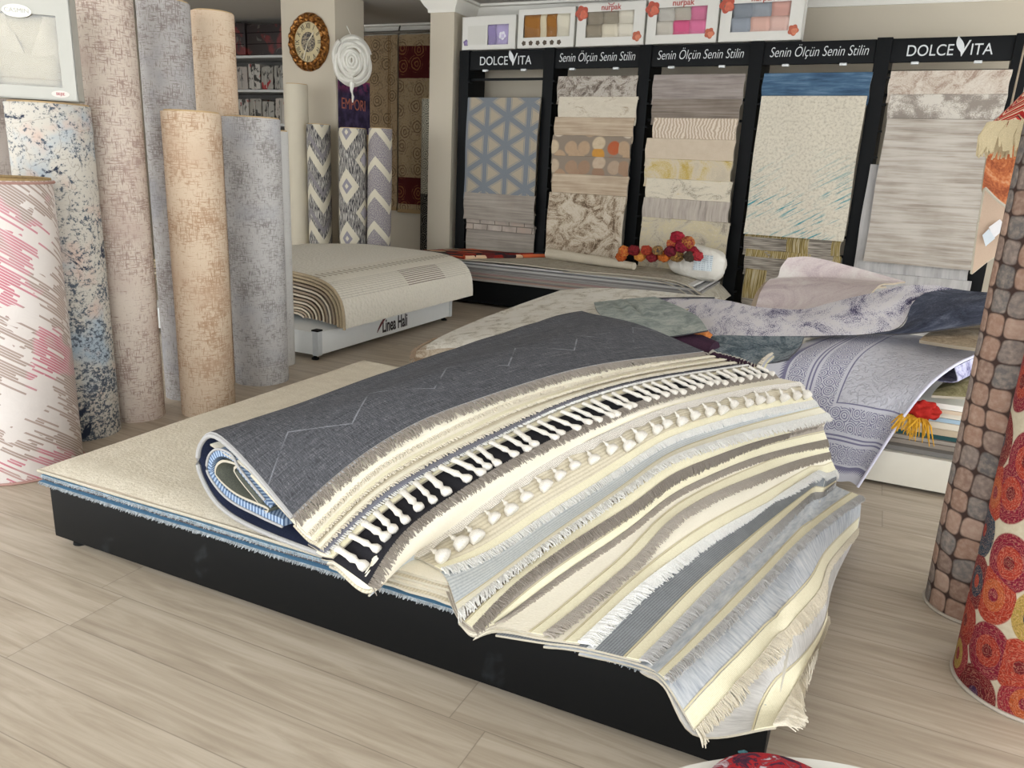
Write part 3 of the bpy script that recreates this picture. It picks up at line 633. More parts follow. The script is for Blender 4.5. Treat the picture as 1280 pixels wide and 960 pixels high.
# the dark rug folded over the bundle
def fold(name, label, inn, mat, edge, t0=0, t1=J, thick=.008, group=None, flap=1.0, back=.55, backmat=None):
    rows = [[] for _ in range(9)]
    for j in range(t0, t1):
        c, e, m_ = CREST[j], E0[j], MIDS[j]; ax = (e-c); ax.z = 0; ax.normalize(); zb = ZT+.011+inn; h = c.z-inn-zb
        e2 = c.lerp(e, flap)-V((0, 0, inn)) if flap < 1 else e-V((0, 0, inn)); m2 = c.lerp(e, .5*flap)+V((0, 0, .028-inn))
        cc = c-V((0, 0, inn))+ax*inn*.8
        lf = c+ax*(-.050+inn*1.0); 
        rows[0].append(e2); rows[1].append(m2); rows[2].append(c+ax*(.055+inn)+V((0, 0, -.002-inn))); rows[3].append(cc)
        rows[4].append(V((lf.x, lf.y, zb+h*.80))); rows[5].append(V((lf.x-ax.x*.006, lf.y-ax.y*.006, zb+h*.5)))
        g = c+ax*(.02+inn*1.1); rows[6].append(V((g.x, g.y, zb+h*.16))); g = c+ax*(.17+inn); rows[7].append(V((g.x, g.y, zb+.006))); g = c+ax*(back); rows[8].append(V((g.x, g.y, zb-.001)))
    P = loft(rows, 54, t1-t0)
    return grid_mesh(name, P, thick, ([backmat, edge, mat] if backmat else [mat, edge])), P
WBIND = plain('silver edge binding', '#a09e9c', .7, 0, .1, 200)
dark, DP = fold('folded_dark_rug', '', 0, m_denim(), WBIND, backmat=weave('navy underside', '#23263a', '#3d4560', 200)); tag(dark, 'dark slate blue rug folded over the bundle, with a thin broken zigzag line', 'rug')
tube('edge_binding', [DP[i][0]+V((0, -.002, -.004)) for i in range(0, 50)], .0075, WBIND, dark, 8)
tube('end_binding', [DP[0][j]+V((.002, 0, -.003)) for j in range(J)], .006, WBIND, dark, 8)
strands('fringe', edge_bases(DP), .036, FB, dark, .006, .0028, .3, .5, .1, seed=91, rows=2)
hb, HP = fold('folded_herringbone_rug', '', .040, m_herring(), m_herring(), flap=.74, back=.30, thick=.024); tag(hb, 'blue rug with herringbone back folded inside the dark slate rug', 'rug')
tube('edge_binding', [HP[i][0]+V((0, -.003, 0)) for i in range(2, 54)], .004, WBIND, hb, 8)
ib, IP = fold('folded_inner_rug', '', .070, weave('olive inner rug', '#4a4c45', '#77786c', 200), EDGE, flap=.6, back=.22); tag(ib, 'innermost folded rug inside the blue herringbone rug, pale edged', 'rug')
# ------------------------------------------------------------------ white platform on the right, behind the fan
B2X0, B2X1, B2Y0, B2Y1 = -2.28, 1.62, 3.93, 5.85
platform('display_platform', 'low white display platform on the right, under the draped violet rug', B2X0, B2X1, B2Y0, B2Y1, .02, .178, plain('cream white powder coat', '#cfc9bb', .5, 0, .02, 20), t=.03)
def pile(prefix, x0, x1, y0, y1, z0, specs, group, where, jx=.03, amp=.004, seed0=0.0):
    z = z0; top = []
    for i, (nm, cc, t) in enumerate(specs):
        z += t; s = seed0+i*2.7; em = weave('pile '+nm, cc, cc, 160)
        rug_slab('piled_rug', f'{nm} rug {where}, {ord_[i]} from the bottom', x0+jx*math.sin(s*1.3), x1+jx*math.sin(s*2.1+1), y0+jx*.35*math.sin(s*1.7+2), y1, z, t*.93, em, group, s, amp*.3, 0, .004, ni=22, nj=14); top.append(z)
    return z
zp = pile('', -1.7, 1.5, 3.965, 5.8, .178, [('grey', '#77736e', .026), ('dark taupe', '#5e5852', .02), ('taupe', '#857c72', .022), ('grey-beige', '#968d82', .018), ('dark teal', '#2e4f50', .024), ('sandy beige', '#b8a890', .034), ('cream', '#cfc6b4', .03), ('light blue', '#9db3c2', .02), ('ivory', '#d6cfc0', .026), ('pale peach', '#cdb9a2', .018), ('off-white', '#dbd8d0', .028)], 'rugs piled on the white platform', 'piled on the white platform')
CR2 = splash('cream crackled rug', ('#a9a293', '#c9c3b6', '#d6d1c6', '#dad6cd'), 9, 6, .36, .58, .8)
g = [[at(532, 441, 3.92), at(600, 446, 3.92), at(680, 452, 3.92), at(800, 452, 3.9)],
     [at(535, 430, 4.0), at(610, 425, 4.05), at(700, 420, 4.1), at(820, 430, 4.1)],
     [at(588, 404, 4.6), at(660, 397, 4.7), at(740, 392, 4.8), at(850, 392, 4.8)],
     [at(648, 381, 5.2), at(700, 377, 5.3), at(780, 377, 5.4), at(880, 380, 5.4)],
     [at(700, 363, 5.85), at(740, 360, 5.85), at(800, 362, 5.85), at(900, 372, 5.85)]]
o, P = sheet('cream_rug', g, [CR2, EDGEB], None, 30, 30, .012); tag(o, 'cream crackled rug spread over the left end of the white platform behind the bundle', 'rug')
g = [[p+V((-.045, -.05, -.03)) for p in r] for r in g[:3]]
o2, P2 = sheet('beige_rug', g, [splash('beige brown rug', ('#8d7a66', '#bcae9b', '#cfc4b2'), 7), EDGEB], None, 22, 30, .012); tag(o2, 'brownish beige rug whose fringed corner shows under the cream crackled rug', 'rug')
strands('fringe', edge_bases(P2), .05, YW('brown beige yarn', '#a08a74'), o2, .007, .003, .8, .5, .3, 8, 2)
strands('side_fringe', [(p, (r0-r1).normalized(), V((0, 0, 1))) for p, r0, r1 in [(P2[i][0], P2[i][0], P2[i][1]) for i in range(0, 12)]], .04, YW('brown beige yarn', '#a08a74'), o2, .008, .003, .8, .5, .3, 9, 2)
g = [[at(742, 384, 5.3), at(780, 380, 5.3), at(818, 377, 5.25)], [at(748, 398, 4.8), at(790, 392, 4.85), at(852, 392, 4.8)], [at(770, 415, 4.4), at(815, 410, 4.45), at(872, 404, 4.5)], [at(800, 432, 4.12), at(840, 428, 4.12), at(884, 421, 4.15)]]
P = loft(g, 34, 30)
for i, r in enumerate(P):
    for j, p in enumerate(r):
        a, b = i/33, j/29; p.z += .036+.018*math.sin(b*34+a*5)*max(0, 1-abs(b-.42)/.26)*max(0, 1-abs(a-.35)/.4)
o = grid_mesh('grey_green_rug', P, .007, [splash('grey green rug', ('#7c8683', '#98a09b', '#b2b6b0'), 7, 5), EDGED]); tag(o, 'thin grey-green rug with rippled middle, lying on the cream crackled rug', 'rug')
# long white and violet brushed rug, its right end turned over
VB = splash('violet brush strokes on white', ('#353250', '#6b6787', '#b5b0bd', '#d8d5db', '#d4d0d2'), 2.3, 8, .36, .54, .5, (1.0, 2.2), 2.0, .7)
top_ = [at(783, 375, 5.5), at(848, 373, 5.4), at(893, 373, 5.3), at(950, 384, 5.0), at(1000, 387, 4.95), at(1037, 379, 5.0), at(1085, 367, 5.1), at(1125, 358, 5.15), at(1160, 356, 5.15), at(1194, 361, 5.1)]
bot_ = [at(815, 386, 5.1), at(872, 420, 4.42), at(905, 423, 4.38), at(945, 423, 4.38), at(985, 422, 4.4), at(1030, 419, 4.42), at(1075, 418, 4.44), at(1110, 414, 4.5), at(1128, 405, 4.62), at(1140, 378, 4.85)]
mid_ = [a.lerp(b, .5)+V((0, 0, .012)) for a, b in zip(top_, bot_)]
o, P = sheet('brushed_rug', [top_, mid_, bot_], [VB, EDGED], None, 20, 60, .008, .006, 7); tag(o, 'white rug with violet brush strokes lying across the platform, right end turned up', 'rug')
tube('dark_edge', [p+V((0, .0, .002)) for p in crom(top_[:3], 14)], .008, EDGED, o, 6)
g = [[at(1090, 417, 4.44), at(1128, 408, 4.6), at(1140, 380, 4.8), at(1158, 366, 4.95), at(1194, 361, 5.08)], [at(1125, 417, 4.42), at(1150, 404, 4.5), at(1170, 388, 4.62), at(1195, 374, 4.8), at(1215, 364, 4.95)], [at(1165, 413, 4.42), at(1185, 405, 4.45), at(1210, 390, 4.55), at(1232, 376, 4.65), at(1250, 366, 4.8)], [at(1232, 403, 4.4), at(1250, 398, 4.42), at(1270, 388, 4.5), at(1285, 376, 4.6), at(1295, 368, 4.7)]]
o, P = sheet('slate_rug', g, [splash('slate blue rug', ('#2e3240', '#474c5c', '#6a6f7d'), 5, 6), EDGED], None, 26, 26, .009); tag(o, 'slate blue rug lying over the turned end of the white and violet brushed rug', 'rug')
g = [[at(1150, 420, 4.3), at(1190, 426, 4.15), at(1240, 432, 4.05)], [at(1160, 412, 4.55), at(1200, 412, 4.5), at(1250, 414, 4.4)], [at(1180, 402, 4.9), at(1220, 398, 4.9), at(1270, 400, 4.8)]]
o, P = sheet('brown_rug', [[p+V((0, 0, -.02)) for p in r] for r in g], [splash('brown beige rug', ('#75644f', '#9c8b74', '#b7a993'), 6), EDGEB], None, 16, 20, .016); tag(o, 'beige brown rug under the slate blue rug, beside the tile-patterned roll', 'rug')
# pink rug folded over on itself
g = [[at(944, 386, 5.35), at(985, 389, 5.3), at(1040, 382, 5.3), at(1085, 370, 5.3)], [at(950, 366, 5.5), at(1000, 362, 5.55), at(1050, 358, 5.55), at(1100, 356, 5.5)], [at(962, 349, 5.75), at(1005, 347, 5.8), at(1060, 349, 5.8), at(1115, 354, 5.75)], [at(972, 346, 5.8), at(1008, 346, 5.84), at(1060, 348, 5.84), at(1118, 354, 5.78)], [at(976, 334, 5.86), at(1010, 332, 5.9), at(1065, 341, 5.9), at(1122, 353, 5.84)], [at(985, 322, 5.9), at(1012, 321, 5.94), at(1068, 334, 5.94), at(1132, 352, 5.9)]]
PK = splash('dusty pink rug', ('#a8979a', '#c3b5b3', '#cfc8c2'), 3, 5, .3, .65)
o, P = sheet('pink_rug', g, [PK, EDGEB], None, 40, 36, .011); tag(o, 'dusty pink rug folded back on itself in front of the sample racks', 'rug')
g2 = [[p+V((-.03, -.02, -.02)) for p in r] for r in g[:3]]; o, P = sheet('beige_pink_rug', g2, [plain('pinkish beige pile', '#a3927f', .9, 0, .1), EDGEB], None, 16, 30, .014); tag(o, 'pinkish beige rug just under the folded pink rug, only its edges showing', 'rug')
# dark rug with stitched edge and a rolled plum one
g = [[at(868, 421, 4.36), at(905, 419, 4.38), at(950, 420, 4.36), at(1005, 420, 4.3)], [at(885, 432, 4.2), at(920, 434, 4.2), at(958, 436, 4.2), at(1000, 432, 4.2)], [at(893, 440, 4.1), at(925, 448, 4.05), at(948, 456, 4.0), at(985, 448, 4.05)]]
o, P = sheet('stitched_rug', g, [splash('storm blue rug', ('#3a4650', '#57636b', '#858e92', '#4a4757'), 6, 7), EDGED], None, 20, 24, .01); tag(o, 'storm blue mottled rug with whip-stitched dark edge beside the fan', 'rug')
q = [P[i][0] for i in range(20)]+[P[19][j] for j in range(1, 15)]
strands('stitching', [(q[i], (q[i]-P[8][14]).normalized(), V((0, 0, 1))) for i in range(len(q))], .028, YW('ecru stitches', '#b9b3a8'), o, .016, .0045, .9, .2, .4, 3)
tube('plum_border', [p+V((.0, -.006, -.014)) for p in q], .016, weave('plum border', '#2b1d2b', '#4a3242', 200), o, 8)
pts = [at(838, 430, 4.2), at(855, 427, 4.2), at(875, 430, 4.18), at(893, 437, 4.14)]
t = tube('rolled_plum_rug', pts, [.042, .05, .05, .045], weave('plum pile', '#271a2a', '#4a2f3f', 120), None, 16); tag(t, 'small rolled plum rug tucked behind the end of the dark folded rug', 'rug')
tube('inner_roll', [pts[0]+V((-.006, 0, 0)), pts[0].lerp(pts[1], .25)], .024, plain('brown roll core', '#6b4a3a', .9), t, 12)
bm = bmesh.new(); bmesh.ops.create_icosphere(bm, subdivisions=4, radius=1)
for v in bm.verts:
    v.co *= 1+.3*mnoise.noise(v.co*2.2)
c = at(876, 419, 4.3); bmesh.ops.transform(bm, matrix=Matrix.Translation(c) @ Matrix.Diagonal((.055, .05, .03, 1)), verts=bm.verts); t = finish('orange_cloth', bm, weave('orange cloth', '#b4602a', '#d58a4e', 90)); tag(t, 'small crumpled orange cloth above the stitched dark rug', 'cloth')
# violet border rug draped over the front of the white platform
g = [[at(1040, 415, 4.75), at(1085, 415, 4.85), at(1135, 418, 4.95), at(1185, 424, 4.9), at(1228, 430, 4.8)],
     [at(992, 432, 4.35), at(1060, 424, 4.5), at(1125, 424, 4.6), at(1180, 432, 4.5), at(1224, 441, 4.3)],
     [at(952, 455, 4.0), at(1030, 452, 4.1), at(1105, 450, 4.2), at(1158, 455, 4.1), at(1190, 458, 3.98)],
     [at(948, 500, 3.86), at(1015, 505, 3.88), at(1080, 500, 3.90), at(1125, 492, 3.90), at(1158, 484, 3.88)],
     [at(958, 548, 3.82), at(1012, 552, 3.84), at(1065, 552, 3.85), at(1100, 542, 3.86), at(1122, 531, 3.84)],
     [at(985, 588, 3.78), at(1020, 596, 3.79), at(1048, 602, 3.79), at(1062, 602, 3.79), at(1072, 608, 3.78)]]
P = loft(g, 50, 46); PT = [[P[i][j] for i in range(50)] for j in range(46)]
VLEN = sum((PT[22][i+1]-PT[22][i]).length for i in range(49))
vr = grid_mesh('violet_rug', PT, .010, [m_damask(), plain('white violet edge', '#c9c7d2', .9, 0, .1, 200)]); tag(vr, 'pale grey rug with violet scroll borders, draped over the front of the white platform', 'rug')
tube('edge_binding', [p+V((0, -.004, -.002)) for p in PT[45]], .007, plain('pale lilac binding', '#cfcddb', .8, 0, .08, 200), vr, 8)
strands('fringe', edge_bases(PT), .03, FI, vr, .008, .0025, .5, .5, .2, 12)
g3 = [[PT[45][k]+V((.0, .0, -.012)) for k in (2, 8, 14, 20, 26)], [PT[45][k]+V((.02, .0, -.075)) for k in (2, 8, 14, 20, 26)], [PT[45][k]+V((-.14, .12, -.10)) for k in (2, 8, 14, 20, 26)]]
sheet('turned_hem', g3, splash('violet mottled backing', ('#5f5d80', '#a8a6c0', '#c9c8d6'), 14, 5), vr, 14, 26, .005)
bm = bmesh.new(); bmesh.ops.create_icosphere(bm, subdivisions=4, radius=1)
for v in bm.verts: v.co *= 1+.35*mnoise.noise(v.co*2.6+V((3, 1, 2)))
c = at(1152, 513, 3.9); bmesh.ops.transform(bm, matrix=Matrix.Translation(c) @ Matrix.Diagonal((.075, .05, .045, 1)), verts=bm.verts); t = finish('crumpled_scarf', bm, weave('scarlet scarf', '#8a1512', '#b02a20', 90)); tag(t, 'crumpled scarlet scarf with yellow fringe poking out of the rug pile', 'scarf')
strands('fringe', [(c+V((-.07+.012*k, -.035, -.02-.002*k)), V((-.3+.03*k, -.8, -.5)).normalized(), V((0, -.5, .8))) for k in range(9)], .06, YW('mustard fringe', '#c9962c'), t, .004, .004, .9, .8, .4, 6, 2)

g = [[at(1164, 497, 3.93), at(1195, 499, 3.92), at(1240, 500, 3.9)], [at(1170, 489, 4.05), at(1200, 480, 4.1), at(1245, 476, 4.1)], [at(1186, 474, 4.35), at(1212, 464, 4.4), at(1255, 460, 4.4)]]
o, P = sheet('olive_rug', [[p+V((0, 0, .012)) for p in r] for r in g], [splash('olive and sand rug', ('#6e6745', '#98906a', '#b3a98c'), 6), EDGE], None, 16, 20, .012); tag(o, 'olive sand rug curling on the white platform under the violet bordered rug', 'rug')
# ------------------------------------------------------------------ black platform in front of the sample racks
FX0, FX1, FY0, FY1 = -4.55, -1.30, 7.05, 7.92
platform('display_platform', 'long black display platform in front of the sample racks', FX0, FX1, FY0+.06, FY1, .03, .27, BLACK)
specs = [('pale grey', '#9b9690', .02), ('rosy beige', '#a38a80', .014), ('greyish', '#8f8a86', .016), ('pale beige', '#aaa194', .016), ('pinkish', '#9c8480', .014), ('stone grey', '#908c88', .018), ('light grey', '#a5a19c', .016), ('mid grey', '#7d7a78', .018), ('silver grey', '#a9a7a4', .02), ('ash grey', '#6b6a6a', .012), ('white', '#c2c0bb', .018)]
zf = pile('', FX0-.06, FX1-.12, FY0, FY1-.02, .27, specs, 'rugs piled in front of the racks', 'piled on the black platform before the racks', .05, .004, 50)
BG = splash('stone beige flat rug', ('#8d8779', '#a69f90', '#b3ac9e'), 12, 5)
FZ = zf+.022
def far_profile(y, k): return [V((FX0-.10, y, FZ-.03)), V((FX0+.15, y, FZ+.0)), V((FX0+.45, y, FZ-.012 if k else FZ)), V((FX0+.9, y, FZ+.004)), V((-2.6, y, FZ+.004)), V((-1.9, y, FZ+.012)), V((-1.55, y, FZ-.01)), V((-1.36, y, FZ-.10)), V((-1.24, y-.02, FZ-.20))]
o, P = sheet('stone_rug', [far_profile(FY0-.04, 1), far_profile(FY0+.3, 0), far_profile(FY1-.05, 0)], [BG, EDGE], None, 16, 60, .009, .005, 2.5); tag(o, 'stone beige rug on top of the pile before the racks, right end draped down', 'rug')
o.data.update()
for dx, dz, nm in ((.06, .014, 'pale'), (.12, .028, 'white')):
    pr = [[V((p.x-dx, p.y+.006, p.z-dz)) for p in far_profile(y, 0)[4:]] for y in (FY0-.02, FY0+.3, FY1-.08)]
    oo, _ = sheet('draped_rug', pr, [plain(nm+' draped pile', '#b2aea8' if nm == 'pale' else '#c5c3bf', .9, 0, .06), EDGE], None, 10, 30, .009); tag(oo, f'{nm} grey rug {"directly" if nm == "pale" else "second"} below the stone beige rug on the far pile', 'rug')
g = [[at(503, 315, FY0-.02), at(545, 322, FY0-.04), at(580, 327, FY0-.03)], [at(540, 306, 7.4), at(590, 310, 7.4), at(632, 314, 7.42)], [at(590, 295, 7.85), at(640, 297, 7.85), at(685, 301, 7.85)]]
g = [[V((p.x, p.y, FZ+.018)) for p in r] for r in g]
o, P = sheet('kilim', g, [m_kilim(), plain('red kilim edge', '#7c2a1c', .9, 0, .3, 20)], None, 20, 24, .016, .006, 6); tag(o, 'red and black patterned kilim lying on the pile before the racks', 'rug')
tube('rolled_edge', [P[i][23]+V((0, 0, .004)) for i in range(20)], .03, m_kilim(), o, 10)
a, b = at(686, 309, 7.75), at(794, 318, 7.35); a.z = b.z = FZ+.055
t = tube('rolled_cream_rug', [a, a.lerp(b, .3), a.lerp(b, .7), b], [.058, .052, .046, .036], weave('cream roll', '#b3a894', '#cbc1ae', 100), None, 20); tag(t, 'thin rolled cream rug lying on the pile before the racks', 'rolled carpet')
def rosette_mesh(name, col, seed):
    bm = bmesh.new(); bmesh.ops.create_icosphere(bm, subdivisions=4, radius=1)
    for v in bm.verts:
        n = v.co.normalized(); ring = math.sin(9*math.acos(max(-1, min(1, -n.y)))); v.co = n*(1+.08*ring+.16*mnoise.noise(n*2.4+V((seed, 0, 0)))+.10*mnoise.noise(n*7+V((seed, 3, 0))))
    return bm
yc = [('#a3341f', 780, 314, .05), ('#c9622a', 776, 321, .045), ('#7c1f24', 792, 313, .05), ('#c27a3a', 800, 320, .05), ('#a8402a', 808, 313, .048), ('#8c2a30', 815, 321, .05), ('#3b3a3c', 822, 313, .045), ('#d0702c', 830, 320, .055), ('#6e1c2c', 838, 314, .05), ('#57412f', 846, 320, .055), ('#8c2034', 852, 308, .055), ('#a82436', 847, 297, .06), ('#7a1428', 860, 303, .055), ('#93202e', 866, 315, .05), ('#b0333a', 872, 320, .045), ('#9c1d30', 840, 305, .045), ('#4b4234', 862, 321, .048)]
ya = empty('yarn_garland', (at(825, 318, 7.2).x, 7.2, FZ+.01), 'crumpled red and orange garland of knitted rosettes on the pile before the racks', 'garland')
for i, (cc, u, v, rr) in enumerate(yc):
    p = at(u, v, 7.2+.05*(i % 2)); bm = rosette_mesh('', cc, i*3.3); bmesh.ops.transform(bm, matrix=Matrix.Translation(V((p.x, p.y, max(p.z, FZ+.03)))) @ Matrix.Diagonal((rr*1.1, rr, rr*.95, 1)), verts=bm.verts)
    s = N(f'knit {cc}'); f = s.noise(s.obj(), 60, 3); s.bump(f, .8, .01); s.col(s.mix(s.step(f, .35, .65), cc, s.mix(.55, cc, '#d8a24a' if i % 3 == 0 else '#2a1416'))); finish('rosette', bm, s.mat, ya)
pb = at(874, 304, 7.5); bm = bmesh.new(); bmesh.ops.create_icosphere(bm, subdivisions=5, radius=1)
for v in bm.verts:
    n = v.co.copy(); e = .62
    q = V([math.copysign(abs(c)**e, c) for c in n]); v.co = q*(1+.05*mnoise.noise(q*2.5)); 
bmesh.ops.transform(bm, matrix=Matrix.Translation(V((pb.x, 7.5, FZ+.135))) @ Matrix.Rotation(.14, 4, 'Y') @ Matrix.Diagonal((.27, .15, .155, 1)), verts=bm.verts)
s = N('white plastic bag', .35); f = s.noise(s.obj(), 12, 4, .6, 1.0); s.bump(f, .5, .03); pm = s.col(s.mix(f, '#c9c4b8', '#dcd9d2')); pl = finish('packed_pillow', bm, pm); tag(pl, 'white pillow in a plastic bag with a printed label, before the racks', 'pillow')
s = N('printed label'); x, y, zz = s.xyz(s.uv()); tx = s.m('MULTIPLY', s.m('GREATER_THAN', s.m('FRACT', s.m('MULTIPLY', y, 55.0)), .55), s.m('GREATER_THAN', s.noise(s.map(s.uv(), (70, 8, 1)), 1, 1), .5)); LAB = s.col(s.mix(s.m('MULTIPLY', tx, .6), '#d5dde0', '#6a7f90'))
p = V((pb.x+.10, 7.5-.153, FZ+.15)); box('printed_label', p.x-.10, p.x+.07, p.y-.004, p.y+.012, p.z-.075, p.z+.07, LAB, pl, .001)
# ------------------------------------------------------------------ white bench with the folded cream pile
LX0, LX1, LY0, LY1 = -5.35, -3.50, 4.32, 6.25
lb = platform('display_bench', 'low white display bench with dark lettering on its long side', LX0, LX1, LY0, LY1, .04, .205, WHITE, feet_in=.05)
for cx, cy in ((LX1, LY0), (LX1, LY1)):
    box('corner_post', cx-.045, cx+.004, cy-.004 if cy == LY0 else cy-.045, cy+.045 if cy == LY0 else cy+.004, .035, .212, plain('grey corner trim', '#b9bcbc', .35), lb); box('post_cap', cx-.05, cx+.008, cy-.008 if cy == LY0 else cy-.05, cy+.05 if cy == LY0 else cy+.008, .212, .224, RUBBER, lb)
tp = atx(492, 409, LX1); INK = plain('dark print', '#231a1c', .6)
text('lettering', 'Linea Hali', .15, Matrix.Translation((LX1+.002, tp.y+.02, .118)) @ Matrix.Rotation(PI/2, 4, 'Z') @ Matrix.Rotation(PI/2, 4, 'X'), INK, lb, .62, .0, .001, off=.003)
tube('logo_swoosh', [V((LX1+.004, tp.y-.24+.13*k/8, .085+.10*math.sin(k/8*1.5))) for k in range(9)], [.002+.006*math.sin(PI*k/8) for k in range(9)], plain('maroon print', '#5c1f24', .6), lb, 8)
lay = [('cream patterned', 0.0), ('ivory', .022), ('sand', .046), ('pale brown', .072), ('taupe', .098), ('grey-beige', .124), ('fawn', .15), ('dusky brown', .178), ('beige', .204), ('umber', .23), ('clay grey', .256), ('oat', .282), ('deep taupe', .308)]
def lin_profile(y, d, k):
    zt = .60-d*1.05; xr = LX1+.13-d*1.5
    zb = .236+d*.03 if k else .225
    zt = max(zt, zb+.03)
    return [V((LX0+.05, y, zt-.05)), V((-4.6, y, zt)), V((-4.05, y, zt+.0)), V((xr-.30+d*.2, y, zt-.018)), V((xr-.12+d*.1, y, zt-(zt-zb)*.19)), V((xr-.03, y, zt-(zt-zb)*.45)), V((xr-.004, y, zt-(zt-zb)*.75)), V((xr, y, zb))]
for k, (nm, d) in enumerate(lay):
    yy = (4.46+.01*k, 5.0, 5.8, 6.42-.02*k)
    if k == 0:
        s = N('cream relief border rug'); uv = s.uv(); x, y, zz = s.xyz(uv); n = s.noise(uv, 70, 3); vv, _ = s.vor(uv, 26); s.bump(s.m('ADD', n, s.step(vv, .1, .5)), .6, .006)
        # v runs along the profile; the bound end with its border shows on the long side
        c0 = s.mix(s.step(n, .35, .65), '#c9c3b6', '#dfdace'); f0 = s.m('SUBTRACT', 1.98, y); inb = s.m('LESS_THAN', f0, .43)
        c0 = s.mix(inb, c0, s.mix(n, '#c8c1b2', '#d9d3c5')); motif = s.m('MULTIPLY', s.band(f0, .28, .36), s.m('GREATER_THAN', s.m('SINE', s.m('ADD', s.m('MULTIPLY', x, 95.0), s.m('MULTIPLY', s.m('SINE', s.m('MULTIPLY', f0, 60.0)), 1.2))), .15))
        c0 = s.mix(s.m('MULTIPLY', motif, .8), c0, '#948a79'); ribs = s.m('MULTIPLY', s.band(f0, .03, .20), s.m('GREATER_THAN', s.m('FRACT', s.m('MULTIPLY', f0, 52.0)), .55))
        w1 = s.m('MULTIPLY', ribs, s.band(x, .9, 1.5)); c0 = s.mix(s.m('MULTIPLY', w1, .85), c0, '#6f5f58'); w2 = s.m('MULTIPLY', ribs, s.m('SUBTRACT', 1.0, s.band(x, .9, 1.5))); mt = s.col(s.mix(s.m('MULTIPLY', w2, .35), c0, '#8f877c'))
    else:
        cc = {'ivory': '#c9c0ac', 'sand': '#b8ab96', 'pale brown': '#94836f', 'taupe': '#8a7c6e', 'grey-beige': '#a1968a', 'fawn': '#8c7a66', 'dusky brown': '#6f5f54', 'beige': '#a89a86', 'umber': '#66564b', 'clay grey': '#8f867d', 'oat': '#b3a690', 'deep taupe': '#6a5f57'}[nm]; mt = weave('lin '+nm, cc, cc, 120)
    o, P = sheet('folded_rug', [lin_profile(y, d, k) for y in yy], [mt, plain('lin edge '+nm, '#b9ad98' if k % 2 == 0 else '#8f7f6c', .9, 0, .15, 100)], None, 26, 44, .016, .003, 3, k); tag(o, f'{nm} rug folded over the white bench, {"top one" if k == 0 else ord_[k]+" from the top"}' if k else 'cream patterned rug, outermost of those folded over the white bench', 'rug', 'rugs folded over the white bench')
    if k < 3: tube('bound_edge', [p+V((0, -.002, -.006)) for p in P[0]], .011, plain('tan bound edge', '#a8977c', .9, 0, .15, 80), o, 8)
# ------------------------------------------------------------------ carpet rolls standing at the left
def cosyaw(X, Y): return Y/math.hypot(X, Y)
def roll_at(label, uL, uR, v, Y, vtop, mat, group=None, h=None, **k):
    a, b = at(uL, v, Y), at(uR, v, Y); x = (a.x+b.x)/2; r = (b.x-a.x)/2*cosyaw(x, Y)
    if h is None: h = at((uL+uR)/2, vtop, Y).z
    return roll('rolled_carpet', label, x, Y, r, h, mat, group, zturn=2.2, **k), x, r, h
D = distress
LR = 'carpet rolls standing on end at the left'
roll_at('stout roll with slanting brown and pink dashes, nearest of the standing rolls', -62, 108, 520, 2.06, 226, m_diag('slanted dash rug'), LR, top=plain('jute roll end', '#a58b62', .95, 0, .2, 60), bind=plain('pinkish rim', '#a98378', .7), seed=1)
BLUEM = N('crackled blue and ivory carpet'); s = BLUEM; uv = s.uv(); x, y, zz = s.xyz(uv); n = s.noise(uv, 9, 8, .8, .4); sp = s.noise(uv, 55, 5, .75); lowd = s.noise(s.map(uv, (1, 1, 1)), 3.2, 4); ck, _ = s.vor(s.mix(.12, uv, s.noise(uv, 6, 4)), 8, 'DISTANCE_TO_EDGE')
bl = s.step(y, .2, 1.3, .025, -.02); c = s.mix(s.step(s.m('ADD', lowd, bl), .50, .62), '#bdb7ac', '#9fabb4'); c = s.mix(s.step(s.noise(uv, 5, 3), .56, .68), c, '#c0ab9e'); c = s.mix(s.step(s.m('ADD', s.m('ADD', s.m('MULTIPLY', sp, .62), s.m('MULTIPLY', n, .42)), bl), .525, .575), c, '#4c545e'); c = s.mix(s.step(s.m('ADD', ck, s.m('MULTIPLY', s.m('SUBTRACT', n, .5), .06)), .003, .012, .4, 0), c, '#5d5148'); c = s.mix(s.step(s.noise(s.map(uv, (1, 1, 1), 0, (8, 3, 0)), 4, 6, .7, .8), .60, .64), c, '#2b3242'); s.col(c)
o, bx, br, bh = roll_at('ivory roll crackled with navy and pale blue, under the boxed bathrobe', 9, 118, 150, 2.5, 131, BLUEM.mat, LR, seed=2)
roll_at('tall dusty pink abraded roll between the blue crackled roll and the short beige roll', 92, 170, 30, 2.82, 0, D('pink abraded carpet', '#cdbfb1', '#9f897f', .50, 1.0, 1.15, '#b59f94'), LR, h=2.12, seed=3)
roll_at('tall grey abraded roll behind the dusty pink roll', 172, 240, 30, 3.25, 3, D('grey abraded carpet', '#aba7a4', '#857c78', .49, 1.0, 1.2, '#8f8f94', 3.0), LR, seed=4)
roll_at('shorter peach beige abraded roll standing before the taller beige one', 202, 277, 150, 3.08, 141, D('peach abraded carpet', '#cdb8a0', '#aa8b70', .50, 1.0, 1.1, '#bda289', 5.0), LR, seed=5)
roll_at('short light grey abraded roll, right end of the front row of rolls', 277, 352, 160, 3.74, 148, D('light grey abraded carpet', '#bab7b4', '#8d8885', .50, 1.1, 1.2, '#a9a9ad', 8.0), LR, seed=6)
roll_at('tall peach roll behind the shorter peach beige roll', 238, 294, 30, 3.66, 17, D('peach abraded carpet', '#cdb8a0', '#aa8b70', .50, 1.0, 1.1, '#bda289', 5.0), LR, uv0=.4, seed=7)
roll_at('narrow pale grey roll mostly hidden behind the short light grey roll', 318, 361, 180, 4.12, 164, D('pale grey carpet', '#c4c2be', '#a9a5a1', .58, 1.2, 1.0, None, 11.0), LR, seed=8)
